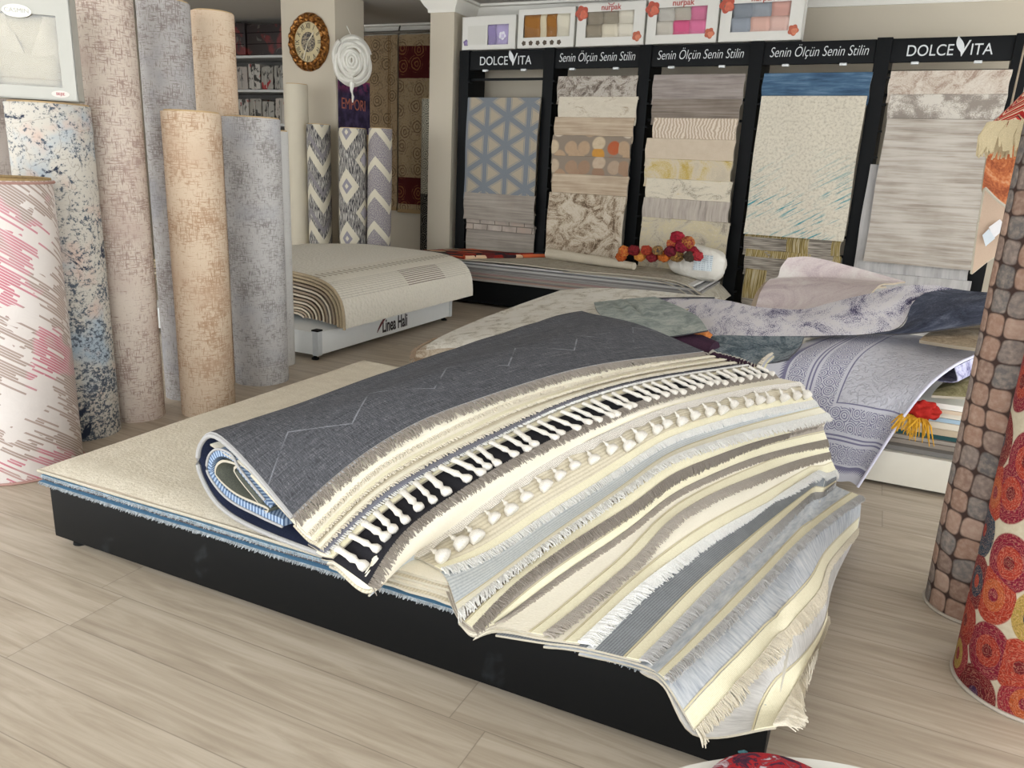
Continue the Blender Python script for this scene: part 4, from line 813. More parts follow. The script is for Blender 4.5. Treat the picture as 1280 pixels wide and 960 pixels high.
roll_at('grey brown roll at the far left edge, behind the blue crackled roll', -45, 40, 90, 3.2, 70, D('grey brown carpet', '#a79d95', '#857a73', .52, 1.0, 1.0, None, 14.0), LR, seed=9, h=1.66)
# ------------------------------------------------------------------ boxed goods
def xf(o, M):
    o.data.transform(M); return o
CARD = plain('white carton', '#cfccc4', .5, 0, .01); CARDG = plain('pale grey carton', '#adaba2', .5, 0, .01); FILM = m_film()
def carton(label, M, w, h, d, mat, win, name='gift_box', group=None, cat='gift box'):
    """box standing upright: front in the plane y = 0 of M, origin at its bottom centre; win = (x0, x1, z0, z1) opening"""
    e = empty(name, M.translation, label, cat, group); x0, x1, z0, z1 = win
    bm = bmesh.new(); t = .012
    bm_box(bm, -w/2, w/2, d-.006, d, 0, h); bm_box(bm, -w/2, -w/2+.006, .0, d, 0, h); bm_box(bm, w/2-.006, w/2, .0, d, 0, h); bm_box(bm, -w/2, w/2, 0, d, 0, .006); bm_box(bm, -w/2, w/2, 0, d, h-.006, h)
    bm_box(bm, -w/2, x0, 0, .005, 0, h); bm_box(bm, x1, w/2, 0, .005, 0, h); bm_box(bm, x0, x1, 0, .005, 0, z0); bm_box(bm, x0, x1, 0, .005, z1, h)
    bmesh.ops.remove_doubles(bm, verts=bm.verts, dist=1e-5)
    xf(finish('carton', bm, mat, e, smooth=False), M)
    bm = bmesh.new(); bm_box(bm, x0, x1, .0055, .0065, z0, z1); xf(finish('window_film', bm, FILM, e, smooth=False), M)
    return e
def towel(e, M, x0, x1, z0, z1, y0, y1, mat, folds=2, name='folded_towel'):
    bm = bmesh.new(); n = 10; m_ = 14; P = []
    for i in range(n):
        a = i/(n-1); row = []
        for j in range(m_):
            b = j/(m_-1); e1 = min(a, 1-a, b*1.0, 1-b); row.append(V((x0+(x1-x0)*a, y0+.02*(1-min(1, e1/.12))**2+.008*math.sin(b*folds*PI+a), z0+(z1-z0)*b)))
        P.append(row)
    o = grid_mesh(name, P, -(y1-y0)*.8 if False else .012, mat, e); o.data.transform(M)
    return o
TW = lambda n, c: weave('towel '+n, c, c, 170, 0, .6)
def decal(e, M, x, z, r, cols, name='printed_flower', seed=0):
    """printed flower: petals as a thin raised print"""
    q = random.Random(seed)
    for ci, (cc, sc) in enumerate(cols):
        bm = bmesh.new(); n = 30; vs = []
        for k in range(n):
            a = 2*PI*k/n; rr = r*sc*(.75+.25*abs(math.sin(a*(2.5-ci*.5)+seed+ci))); vs.append(bm.verts.new((x+rr*math.cos(a)+(ci*.12*r), -.0012-.0006*ci, z+rr*math.sin(a)-(ci*.1*r))))
        f = bm.faces.new(vs); ex = bmesh.ops.extrude_face_region(bm, geom=[f]); bmesh.ops.translate(bm, verts=[v for v in ex['geom'] if isinstance(v, bmesh.types.BMVert)], vec=(0, .001, 0)); bmesh.ops.recalc_face_normals(bm, faces=bm.faces)
        xf(finish(name if ci == 0 else 'printed_leaf' if ci == 1 else 'printed_petal', bm, plain('print '+cc, cc, .5, 0, .2, 40), e), M)
def MX(loc, rz, tilt=0.0): return Matrix.Translation(loc) @ Matrix.Rotation(rz, 4, 'Z') @ Matrix.Rotation(tilt, 4, 'Y')
# bathrobe box on the blue roll
M = MX(V((bx+.10, 2.36, bh+.012)), math.radians(40)); cam_d = 1
e = carton('large pale grey box with a folded ivory bathrobe behind film, on the blue crackled roll', M, .37, .43, .10, CARDG, (-.14, .125, .055, .345), 'boxed_bathrobe', cat='gift box')
ROBE = weave('ivory bathrobe', '#938a73', '#a59c86', 130, 0, .6, 20.0); ROBE2 = weave('ivory bathrobe lapel', '#9a917b', '#ada48f', 130, 0, .6, 20.0)
towel(e, M, -.14, .123, .055, .345, .03, .08, ROBE, 4, 'folded_robe')
for sx, xs_ in ((-1, (-.135, -.005)), (1, (.01, .12))):
    P = [[V((xs_[0] if sx < 0 else xs_[1], .026, .15+.19*b)) + V((0, 0, 0)) for b in [i/9 for i in range(10)]], [V(((xs_[0]+xs_[1])/2, .012+.006*math.sin(b*7), .145+.195*b)) for b in [i/9 for i in range(10)]], [V((.0+sx*.07*b, .016, .15+.185*b)) for b in [i/9 for i in range(10)]]]
    xf(grid_mesh('robe_lapel', loft(P, 8, 12), .006, ROBE2, e), M)
for zz in (.085, .12): xf(box('robe_fold_line', -.135, .12, .020, .034, zz, zz+.004, plain('tan piping', '#8f7f62', .8), None, .001), M).parent = e
for o in e.children:
    if o.name.startswith('robe_fold_line'): o.matrix_parent_inverse = e.matrix_basis.inverted()
bm = bmesh.new(); bmesh.ops.create_cone(bm, cap_ends=True, segments=40, radius1=1, radius2=1, depth=.004, matrix=Matrix.Translation((-.02, -.002, .352)) @ Matrix.Diagonal((.056, 1, .026, 1)) @ Matrix.Rotation(PI/2, 4, 'X')); xf(finish('oval_badge', bm, plain('white badge', '#dedbd2', .4), e), M)
text('badge_lettering', 'CASMIN', .026, M @ Matrix.Translation((-.02, -.0045, .353)) @ Matrix.Rotation(PI/2, 4, 'X'), plain('grey print', '#a9a69c', .5), e, 1.0, 0, .0005)
bm = bmesh.new(); bmesh.ops.create_cone(bm, cap_ends=True, segments=32, radius1=1, radius2=1, depth=.002, matrix=Matrix.Translation((.115, -.001, .028)) @ Matrix.Diagonal((.036, 1, .014, 1)) @ Matrix.Rotation(PI/2, 4, 'X')); xf(finish('colour_sticker', bm, plain('sticker', '#cfc6bd', .5), e), M)
text('colour_lettering', 'BEJIE', .017, M @ Matrix.Translation((.115, -.003, .028)) @ Matrix.Rotation(PI/2, 4, 'X'), plain('crimson print', '#9c2a3c', .5), e, 1.0, 0, .0005)
# ------------------------------------------------------------------ column: clock, ornament, banner, rolls
ck = at(387, 53, 7.55); GOLD = N('antique gold', .38, .75); s = GOLD; f = s.noise(s.obj(), 30, 4); s.col(s.ramp(f, [(.35, '#4a2c14'), (.5, '#8a5a2a'), (.68, '#c08a4a')])); s.bump(f, .5, .01); GOLD = s.mat
RX = (at(412, 53, 7.55).x-at(362, 53, 7.55).x)/2; RZ = (at(387, 16, 7.55).z-at(387, 90, 7.55).z)/2
wc = empty('wall_clock', (ck.x, 7.548, ck.z), 'round ornate gold framed clock hanging on the column', 'clock')
KM = Matrix.Translation((ck.x, 7.548, ck.z)) @ Matrix.Diagonal((1, 1, RZ/RX, 1)) @ Matrix.Rotation(PI/2, 4, 'X')
bm = bmesh.new(); rings = []; sg = 96; prof = [(.70, 0), (.68, .03), (.70, .05), (.76, .058), (.82, .045), (.88, .055), (.94, .045), (1.0, .018), (.99, 0)]
for k in range(sg):
    a = 2*PI*k/sg; rings.append([bm.verts.new((RX*r*math.cos(a)*(1+(.006*math.sin(a*16) if r > .9 else 0)), RX*r*math.sin(a)*(1+(.006*math.sin(a*16) if r > .9 else 0)), h*(1+.22*math.sin(a*20) if .74 < r < .96 else 1))) for r, h in prof])
for k in range(sg):
    A, B = rings[k], rings[(k+1) % sg]
    for i in range(len(prof)): bm.faces.new((A[i], A[(i+1) % len(prof)], B[(i+1) % len(prof)], B[i]))
bmesh.ops.recalc_face_normals(bm, faces=bm.faces); xf(finish('clock_frame', bm, GOLD, wc), KM)
def disc(name, r, z0, z1, mat, par, M):
    bm = bmesh.new(); bmesh.ops.create_cone(bm, cap_ends=True, segments=48, radius1=r, radius2=r, depth=z1-z0, matrix=Matrix.Translation((0, 0, (z0+z1)/2))); return xf(finish(name, bm, mat, par), M)
disc('clock_face', RX*.71, 0, .02, plain('cream clock face', '#b9a982', .6, 0, .08, 20), wc, KM)
s = N('filigree centre', .5); f = s.noise(s.obj(), 26, 3, .5, 1.5); disc('clock_centre', RX*.34, .02, .024, s.col(s.mix(s.step(f, .45, .55), '#2b2420', '#8d8068')), wc, KM)
DK = plain('dark numerals', '#231d18', .6)
for k, t in enumerate(['XII', 'I', 'II', 'III', 'IV', 'V', 'VI', 'VII', 'VIII', 'IX', 'X', 'XI']):
    a = PI/2-k*PI/6; text('numeral', t, .075, KM @ Matrix.Translation((RX*.54*math.cos(a), RX*.54*math.sin(a), .022)) @ Matrix.Rotation(a-PI/2, 4, 'Z'), DK, wc, .7, 0, .001)
for a, l in ((PI/2-.75, .30), (PI/2+2.75, .42)):
    bm = bmesh.new(); bm_box(bm, -.008, .008, -.02, RX*l*1.5, .028, .032, .002); xf(finish('clock_hand', bm, plain('pale clock hand', '#c9bfa5', .4), wc), KM @ Matrix.Rotation(a-PI/2, 4, 'Z'))
oc = at(440, 76, 7.33); orn = empty('ribbon_rose', oc, 'large white satin ribbon rose hanging at the corner of the column', 'ornament'); OM = Matrix.Translation(oc) @ Matrix.Rotation(math.radians(33), 4, 'Z')
SAT = plain('white satin', '#d5d2c8', .28, 0, .03, 6)
def ribbon_ring(rx, rz, tilt, yy, wd, ph, turns=1.0):
    P = [[], [], []]
    for k in range(49):
        a = ph+2*PI*turns*k/48; q = 1-.10*k/48
        x, z_ = rx*q*math.cos(a), rz*q*math.sin(a); X = x*math.cos(tilt)-z_*math.sin(tilt); Z = x*math.sin(tilt)+z_*math.cos(tilt)
        n = V((X, 0, Z)).normalized()
        for i, (dr, dy) in enumerate(((-wd*.6, -wd*.2), (0, -wd*.6), (wd*.6, wd*.3))): P[i].append(V((X, yy+dy, Z))+n*dr)
    return xf(grid_mesh('ribbon_loop', loft(P, 7, 60), .003, SAT, orn), OM)
for rx, rz, tl, yy, wd, ph in ((.19, .25, .0, .06, .045, .3), (.185, .235, .5, .045, .04, 1.7), (.165, .225, -.45, .03, .04, 3.2), (.14, .19, .3, .01, .04, 4.4), (.115, .155, -.3, -.005, .035, .9), (.085, .12, .4, -.02, .035, 2.4), (.055, .08, 0, -.035, .03, 5.0), (.028, .04, 0, -.045, .03, 1.0)): ribbon_ring(rx, rz, tl, yy, wd, ph)
tube('ribbon_tail', [OM @ V((.0, .03, -.22)), OM @ V((-.01, .02, -.30)), OM @ V((.005, .02, -.36)), OM @ V((0, .03, -.42))], [.03, .016, .014, .006], SAT, orn, 8)
tube('hanging_cord', [OM @ V((0, .05, .24)), OM @ V((-.06, .14, .36))], .005, SAT, orn, 6)
b0, b1 = atx(421, 100, cB.x), atx(457, 100, cB.x); zb1 = atx(430, 160, cB.x).z; zt1 = atx(430, 98, cB.x).z
s = N('violet printed cloth'); x, y, zz = s.xyz(s.obj()); f = s.noise(s.obj(), 9, 4); vio = s.mix(s.step(f, .4, .65), '#2c2438', '#4a3d5a'); vio = s.mix(s.m('MULTIPLY', s.step(zz, zt1-.16, zt1-.02), s.step(s.noise(s.obj(), 14, 2), .45, .55)), vio, '#8a3a62')
bn = box('hanging_banner', cB.x+.004, cB.x+.018, b0.y+.01, b1.y+.06, zb1-.05, zt1, s.col(vio), None, .002); tag(bn, 'violet cloth banner with orange lettering on the side of the column', 'banner')
text('banner_lettering', 'EMPORI', .17, Matrix.Translation((cB.x+.020, (b0.y+b1.y)/2+.01, atx(437, 131, cB.x).z)) @ Matrix.Rotation(PI/2, 4, 'Z') @ Matrix.Rotation(PI/2, 4, 'X'), plain('copper lettering', '#a8604a', .5), bn, .8, 0, .001)
CRG = 'rolls leaning around the column'
roll_at('plain white roll standing against the column below the clock', 357, 386, 150, 7.18, 106, plain('white felt backing', '#c2b9a6', .85, 0, .03, 8), CRG, seed=21)
roll_at('grey roll with zigzag diamonds standing between the white roll and the banner', 384, 414, 200, 7.22, 156, m_diamond('grey zigzag shag', 2), CRG, seed=22)
roll_at('black and cream diamond patterned roll under the violet banner', 424, 459, 200, 7.24, 161, m_diamond('black cream diamond shag', 0), CRG, seed=23, bulge=.05)
roll_at('mauve grey roll with cream chevrons, rightmost beside the column', 458, 487, 230, 7.34, 161, m_diamond('mauve chevron shag', 1), CRG, seed=24, lean=(.02, -.0), bulge=.05)
# ------------------------------------------------------------------ alcove: hanging carpets, scroll roll
def hang(name, label, x0, x1, z0, z1, Y, mat, part='hem'):
    P = [[V((x0+(x1-x0)*i/20, Y+.012*math.sin(i*.9), z0+(z1-z0)*j/24)) for j in range(25)] for i in range(21)]
    o = grid_mesh(name, P, .012, [mat, EDGEB]); tag(o, label, 'carpet', 'carpets hung in the alcove'); box('hem', x0, x1, Y-.02, Y-.006, z0, z0+.05, plain('tan hem', '#a08662', .9, 0, .1, 60), o); return o
hz0, hz1 = at(480, 262, 9.42).z, at(480, 44, 9.42).z; xa, xb, xc = at(430, 150, 9.42).x, at(497, 150, 9.42).x, at(545, 150, 9.42).x
def bord1(s, x, y, c, k):
    for a in (.14, .17, .52, .55): c = s.mix(s.band(x, a+.6, a+.612), c, '#6b5030')
    return c
def bord2(s, x, y, c, k):
    top = s.m('MAXIMUM', s.band(y, hz1-hz0-.52, hz1-hz0-.12), s.band(y, .12, .48)); top = s.m('MAXIMUM', top, s.m('MULTIPLY', s.band(x, .62, 1.2), s.band(y, .12, hz1-hz0-.12)))
    return s.mix(top, c, s.mix(k, '#4a1414', '#7d5230'))
hang('hung_carpet', 'tall golden beige floral carpet hanging in the alcove beside the column', xa, xb, hz0, hz1, 9.42, m_hang('golden floral carpet', '#8f7348', '#4a3a28', 4.2, border=bord1))
hang('hung_carpet', 'golden carpet with dark red border hanging in the alcove beside the pillar', xb+.015, xc, hz0-.02, hz1+.0, 9.42, m_hang('red bordered carpet', '#937a50', '#54392a', 3.8, border=bord2))
rail = tube('hanging_rail', [V((xa-.3, 9.40, hz1+.03)), V((xc+.1, 9.40, hz1+.03))], .018, plain('dull steel', '#6f6a60', .4, .6), None, 10); tag(rail, 'steel rail carrying the carpets hung in the alcove', 'rail')
for xx in (xa+.3, xb+.02, xc-.1): tube('rail_hook', [V((xx, 9.40, hz1+.03)), V((xx, 9.44, hz1+.12)), V((xx, 9.55, hz1+.14))], .01, plain('dull steel', '#6f6a60', .4, .6), rail, 8)
s = N('black scrolls on ivory'); d, c = s.vor(s.uv(), 9, rand=.7); w_ = s.m('SINE', s.m('ADD', s.m('MULTIPLY', d, 30.0), s.m('MULTIPLY', s.noise(s.uv(), 5), 12.0))); x, y, zz = s.xyz(s.uv()); lo = s.m('LESS_THAN', y, 1.02); s.col(s.mix(s.m('GREATER_THAN', w_, .78), s.mix(lo, '#b0aa98', '#2a2826'), s.mix(lo, '#2b2a26', '#8b867a')))
roll_at('narrow ivory roll with black scrolls, half hidden behind the pillar', 527, 547, 150, 8.9, 124, s.mat, None, seed=25)
# ------------------------------------------------------------------ shelves of packed bedding, far left
sx0, sx1, SY = at(262, 80, 8.7).x, at(357, 80, 8.7).x, 8.7
zb_ = [at(320, 158, SY).z-.28, at(300, 165, SY).z+.0, at(320, 112, SY).z, at(320, 70, SY).z]
zz1, zz2 = at(325, 69, SY).z, at(325, 112, SY).z; step = zz1-zz2
shelf = empty('shelf_unit', ((sx0+sx1)/2, SY+.2, 0), 'white shelf unit of packed bedding in the far left corner', 'shelf'); SHW = plain('white shelf board', '#b9b9b6', .5)
for k in range(6):
    zz = zz1-step*k
    if zz > .05: box('shelf_board', sx0, sx1, SY, SY+.42, zz-.032, zz, SHW, shelf)
for xx in (sx0-.025, sx1): box('side_panel', xx, xx+.025, SY, SY+.42, 0, zz1+.02, SHW, shelf)
box('back_panel', sx0, sx1, SY+.42, SY+.435, 0, zz1, plain('grey back board', '#5c5a56', .8), shelf)
cols = ['#8f8c85', '#a39c93', '#86857f', '#978f88', '#a5a098', '#8c8880']
for k in (1, 2, 3):
    n = 6; w_ = (sx1-sx0)/n
    for i in range(n):
        x0 = sx0+w_*i+.012; zb0 = zz1-step*k; h = step*(.72+.05*math.sin(i*2.3+k)); bm = bmesh.new(); bmesh.ops.create_cube(bm, size=2); bmesh.ops.subdivide_edges(bm, edges=bm.edges, cuts=6, use_grid_fill=True)
        for v in bm.verts:
            q = v.co; q *= 1-.06*(abs(q.x*q.y)+abs(q.y*q.z)+abs(q.x*q.z))/3; q *= 1+.05*mnoise.noise(q*2+V((i*3, k*5, 0)))
        bmesh.ops.transform(bm, matrix=Matrix.Translation((x0+w_/2-.012, SY+.2, zb0+h/2)) @ Matrix.Diagonal((w_*.46, .19, h/2, 1)), verts=bm.verts)
        red = (i, k) in ((2, 1), (4, 1), (4, 2)); s = N(f'bedding print {k}{i}', .3); a_ = s.noise(s.map(s.obj(), (1, 1, .6), 0, (i*2.0, k*3.0, 0)), 7, 4, .6, 1.4); b_ = s.noise(s.map(s.obj(), (1, 1, .6), 0, (i*5.0, k, 4)), 6, 3, .5, 1.0)
        c = s.mix(s.step(a_, .54, .58), cols[(i+k) % 6], '#33312f'); c = s.mix(s.step(b_, .56 if red else .64, .60 if red else .68), c, '#8f2428'); s.bump(s.noise(s.obj(), 20, 3), .4, .02); s.col(c)
        o = finish('bedding_pack', bm, s.mat); place = ['leftmost', 'second', 'third', 'fourth', 'fifth', 'rightmost'][i]; row = {1: 'top', 2: 'middle', 3: 'bottom'}[k]
        tag(o, f'{"red and black printed" if red else "grey and black printed"} bedding pack, {place} on the {row} row of the far left shelf', 'bedding', 'bedding packs on the far left shelves')
        box('pack_seam', x0+w_/2-.018, x0+w_/2-.008, SY-.002, SY+.004, zb0+.02, zb0+h-.04, plain('pale seam', '#a9a69f', .4), o, .001)
for k, (a, b, nm) in enumerate(((0.0, .5, 'left'), (.5, 1.0, 'right'))):
    x0, x1 = sx0+(sx1-sx0)*a+.01, sx0+(sx1-sx0)*b-.01
    s = N(f'dark floral bag {k}', .5); a_ = s.noise(s.obj(), 3.2, 3, .5, 1.2); c = s.mix(s.step(a_, .58, .64), '#231a1a', '#5f1c1c'); c = s.mix(s.step(s.noise(s.obj(), 5, 3, .5, 1.5), .62, .66), c, '#4c4a44'); s.col(c)
    bm = bmesh.new(); bm_box(bm, x0, x1, SY+.0, SY+.42, zz1+.002, zz1+.42-.03*k, .05); o = finish('folded_carpet', bm, s.mat); tag(o, f'dark red floral carpet folded on top of the far left shelf, {nm} one', 'carpet', 'folded carpets on top of the far left shelf')
    for q in (.14, .28): box('fold_edge', x0+.02, x1-.02, SY-.004, SY+.004, zz1+q-.004, zz1+q+.004, plain('near black edge', '#141010', .8), o, .002)
# ------------------------------------------------------------------ sample racks along the back wall
RL, RR = at(574.4, 63.8, 8.12), at(1278.6, 38.3, 7.80)
ang = math.atan2(RR.y-RL.y, RR.x-RL.x); RM = Matrix.Translation((RL.x, RL.y, 0)) @ Matrix.Rotation(ang, 4, 'Z'); RI = RM.inverted()
def rack(u, v, off=0.0):        # (s, z) on the rack front, or off metres in front of it
    o = RI @ V((0, 0, CAM_H)); d = RI.to_3x3() @ V(ray(u, v)); t = (-off-o.y)/d.y; p = o+d*t; return p.x, p.z
HT = sum(rack(u, v)[1] for u, v in ((574.4, 63.8), (678, 60), (799.7, 57.5), (937.5, 53.75), (1096.6, 45.3), (1278.6, 38.3)))/6
HB = sum(rack(u, v)[1] for u, v in ((590, 87.5), (679.4, 86.2), (799.7, 84.7), (935.6, 81), (1091.5, 77.7), (1273, 72)))/6
divs = [rack(574.4, 63.8)[0], rack(680, 60)[0], rack(799.7, 57.5)[0], rack(938.5, 53.7)[0], rack(1097, 45.3)[0], rack(1272, 38.5)[0]]
PW = .125
SILVER = plain('silver lettering', '#c6c8c8', .35, .2)
bays = [('DOLCEVITA', [99, 262, 298], 'leftmost rack, with the triangle lattice sample'), ('S', [], 'second rack from the left, with the pebble print samples'), ('S', [124, 150], 'middle rack, behind the bagged pillow'), ('S', [121, 294, 318, 343], 'fourth rack from the left, with the blue strip sample'), ('DOLCEVITA', [88, 118], 'rightmost rack, with the wide streaked sample')]
for i, (tx, bars, lb) in enumerate(bays):
    e = empty('sample_rack', RM @ V((divs[i], 0, 0)), f'black display rack with silver lettering, {lb}', 'display rack', 'sample racks along the back wall')
    def rb(name, x0, x1, y0, y1, z0, z1, mat=BLACK, bev=.004, par=None):
        bm = bmesh.new(); bm_box(bm, x0, x1, y0, y1, z0, z1, bev); return xf(finish(name, bm, mat, par or e), RM)
    a, b = divs[i], divs[i+1]
    rb('post', a+.002, a+PW, 0, .36, 0, HT); 
    if i == 4: rb('post', b, b+PW, 0, .36, 0, HT)
    rb('header_board', a+PW, b-.002, .02, .07, HB, HT-.01); rb('top_rail', a+PW, b-.002, .10, .36, HT-.05, HT-.015); rb('base', a+PW, b, .02, .36, .02, .16)
    hd = [h for h in e.children if h.name.startswith('header_board')][0]
    for q in (.22, .74): rb('header_clip', a+PW+(b-a-PW)*q-.03, a+PW+(b-a-PW)*q+.03, .005, .04, HB-.02, HB+.002, SILVER, .006, hd)
    for v in bars:
        z = rack((574, 740, 866, 1010, 1180)[i], v)[1]; rb('crossbar', a+PW*.5, b, .05, .075, z-.013, z+.013, BLACK, .003)
    for k in range(10):
        z = .30+k*.22; rb('stepped_arm', a+PW-.002, a+PW+.03, -.02, .05, z, z+.016, BLACK, .002); 
    cxm = (a+PW+b)/2; T0 = RM @ Matrix.Translation((cxm, .018, (HB+HT)/2)) @ Matrix.Rotation(PI/2, 4, 'X')
    if tx == 'S': text('lettering', 'Senin Ölçün Senin Stilin', .122, T0, SILVER, hd, .72, .22, .001, off=-.0012)
    else:
        text('lettering', 'DOLCE', .125, T0 @ Matrix.Translation((-.155, -.015, 0)), SILVER, hd, .88, 0, .001); text('lettering', 'ITA', .125, T0 @ Matrix.Translation((.225, -.015, 0)), SILVER, hd, .88, 0, .001)
        text('lettering', 'V', .18, T0 @ Matrix.Translation((.085, -.008, 0)), SILVER, hd, .8, .12, .001)
        P = [[V((.04+.05*t-.028*math.sin(PI*t), .095-.14*t, .002)) for t in [k/10 for k in range(11)]], [V((.04+.05*t+.028*math.sin(PI*t), .095-.14*t, .003)) for t in [k/10 for k in range(11)]]]
        xf(grid_mesh('feather_mark', P, .002, SILVER, hd), T0)
# samples: bay, pixel box, forward offset, material, description
ST = streak
FG_ = splash('grey brown florals', ('#5f544b', '#8f857b', '#b7afa4', '#a79e93'), 7, 7, .38, .62, 1.5); BRK = m_brick()
WOOD = ST('weathered wood print', ('#6e665e', '#938a80', '#aaa296'), 1.2, 38); CRB = splash('cream with brown seam', ('#7a6450', '#b7ab98', '#cdc4b3', '#c4baa8'), 4, 7, .30, .55, .6, (1, 2.5))
TANW = ST('tan wood print', ('#8a7460', '#b3a18b', '#cabaa3'), 1.2, 30); PEB, PEB2 = m_pebble('ochre pebble print', 1), m_pebble('brown pebble print', 0)
MARB = splash('brown marbled print', ('#574737', '#8d7b67', '#b5a793', '#c2b6a4'), 5.5, 8, .36, .58, 1.6)
GREYS = ST('grey weathered streak', ('#6d6460', '#948a84', '#a8a09a'), 1.6, 26); GREYD = ST('dark grey streak', ('#54493f', '#82776d', '#a2988f'), 1.2, 46)
ZZ = N('cream zebra weave'); s = ZZ; uv = s.uv(); x, y, z_ = s.xyz(uv); w_ = s.m('SINE', s.m('ADD', s.m('MULTIPLY', x, 190.0), s.m('MULTIPLY', s.noise(s.map(uv, (4, 9, 1)), 1, 3), 22.0))); ZZ = s.col(s.mix(s.step(w_, -.5, .6), '#b09d8a', '#d3c6b4'))
BGE = weave('beige fine weave', '#b8a792', '#cbbca8', 140, 0, .2, 12.0); YL = splash('beige and mustard wash', ('#b39a52', '#c0ae84', '#c4b7a0', '#b9ad99'), 2.2, 4, .34, .6); YL2 = splash('cream grey mustard wash', ('#7f7568', '#c8bfac', '#cfc5b2', '#b8a76c'), 3.5, 6, .33, .68, 1.0, (1, 1.6))
REDG = ST('grey with russet strokes', ('#736a64', '#a79d93', '#b7ada1', '#94614f'), 34, 2.5, .3, .78); PALE = splash('pale grey mustard print', ('#8f8678', '#b5ab99', '#bcb091', '#c4bba8'), 5, 6)
BLU = ST('denim blue streak', ('#26384f', '#456079', '#6f879d'), 3, 30, .3, .7); MUST = N('mustard and grey basket print'); s = MUST; uv = s.uv(); x, y, z_ = s.xyz(uv); ck = s.m('GREATER_THAN', s.white(s.comb(s.m('FLOOR', s.m('MULTIPLY', x, 5.0)), s.m('FLOOR', s.m('MULTIPLY', y, 5.6)), 1.0)), .5); f1 = s.noise(s.map(uv, (120, 4, 1)), 1, 3); f2 = s.noise(s.map(uv, (4, 120, 1)), 1, 3)
MUST = s.col(s.mix(ck, s.ramp(f1, [(.35, '#5f5234'), (.5, '#93804c'), (.62, '#b3a78c')]), s.ramp(f2, [(.35, '#544c44'), (.52, '#8d857b'), (.65, '#b3aa9c')])))
TEAL = N('cream with teal scratches'); s = TEAL; uv = s.uv(); x, y, z_ = s.xyz(uv); sp = s.noise(uv, 42, 4, .7); q1 = s.noise(s.map(s.map(uv, (1, 1, 1), -.55), (3.5, 60, 1)), 1, 3, .6); q2 = s.noise(s.map(s.map(uv, (1, 1, 1), .4), (2.5, 60, 1), 0, (3, 1, 0)), 1, 2)
c = s.mix(s.step(sp, .46, .70), '#cbc3b2', '#a89f8f'); c = s.mix(s.m('MULTIPLY', s.step(q1, .54, .60), s.m('MULTIPLY', s.step(y, .85, .3), s.step(s.noise(uv, 2.6, 2), .40, .52))), c, '#3f8a92'); c = s.mix(s.step(q2, .70, .76, 0, .6), c, '#6a635a'); s.bump(sp, .3, .004); TEAL = s.col(c)
WST = ST('white grey streak', ('#74695f', '#9d9388', '#b5ada3', '#beb7ae'), 1.3, 24, .3, .66); PNK = splash('blush crackled print', ('#9a8577', '#bfb2a4', '#cdc4b8'), 5, 7, .36, .6, 1.4); GRB = splash('grey blocky wash', ('#8d847b', '#a59c92', '#c9c2b7'), 3.2, 3, .42, .54, .3, (1, 1)); SLV = ST('silver grey streak', ('#8d8a89', '#b0adab', '#c2bfbc'), 16, 1.6, .3, .68)
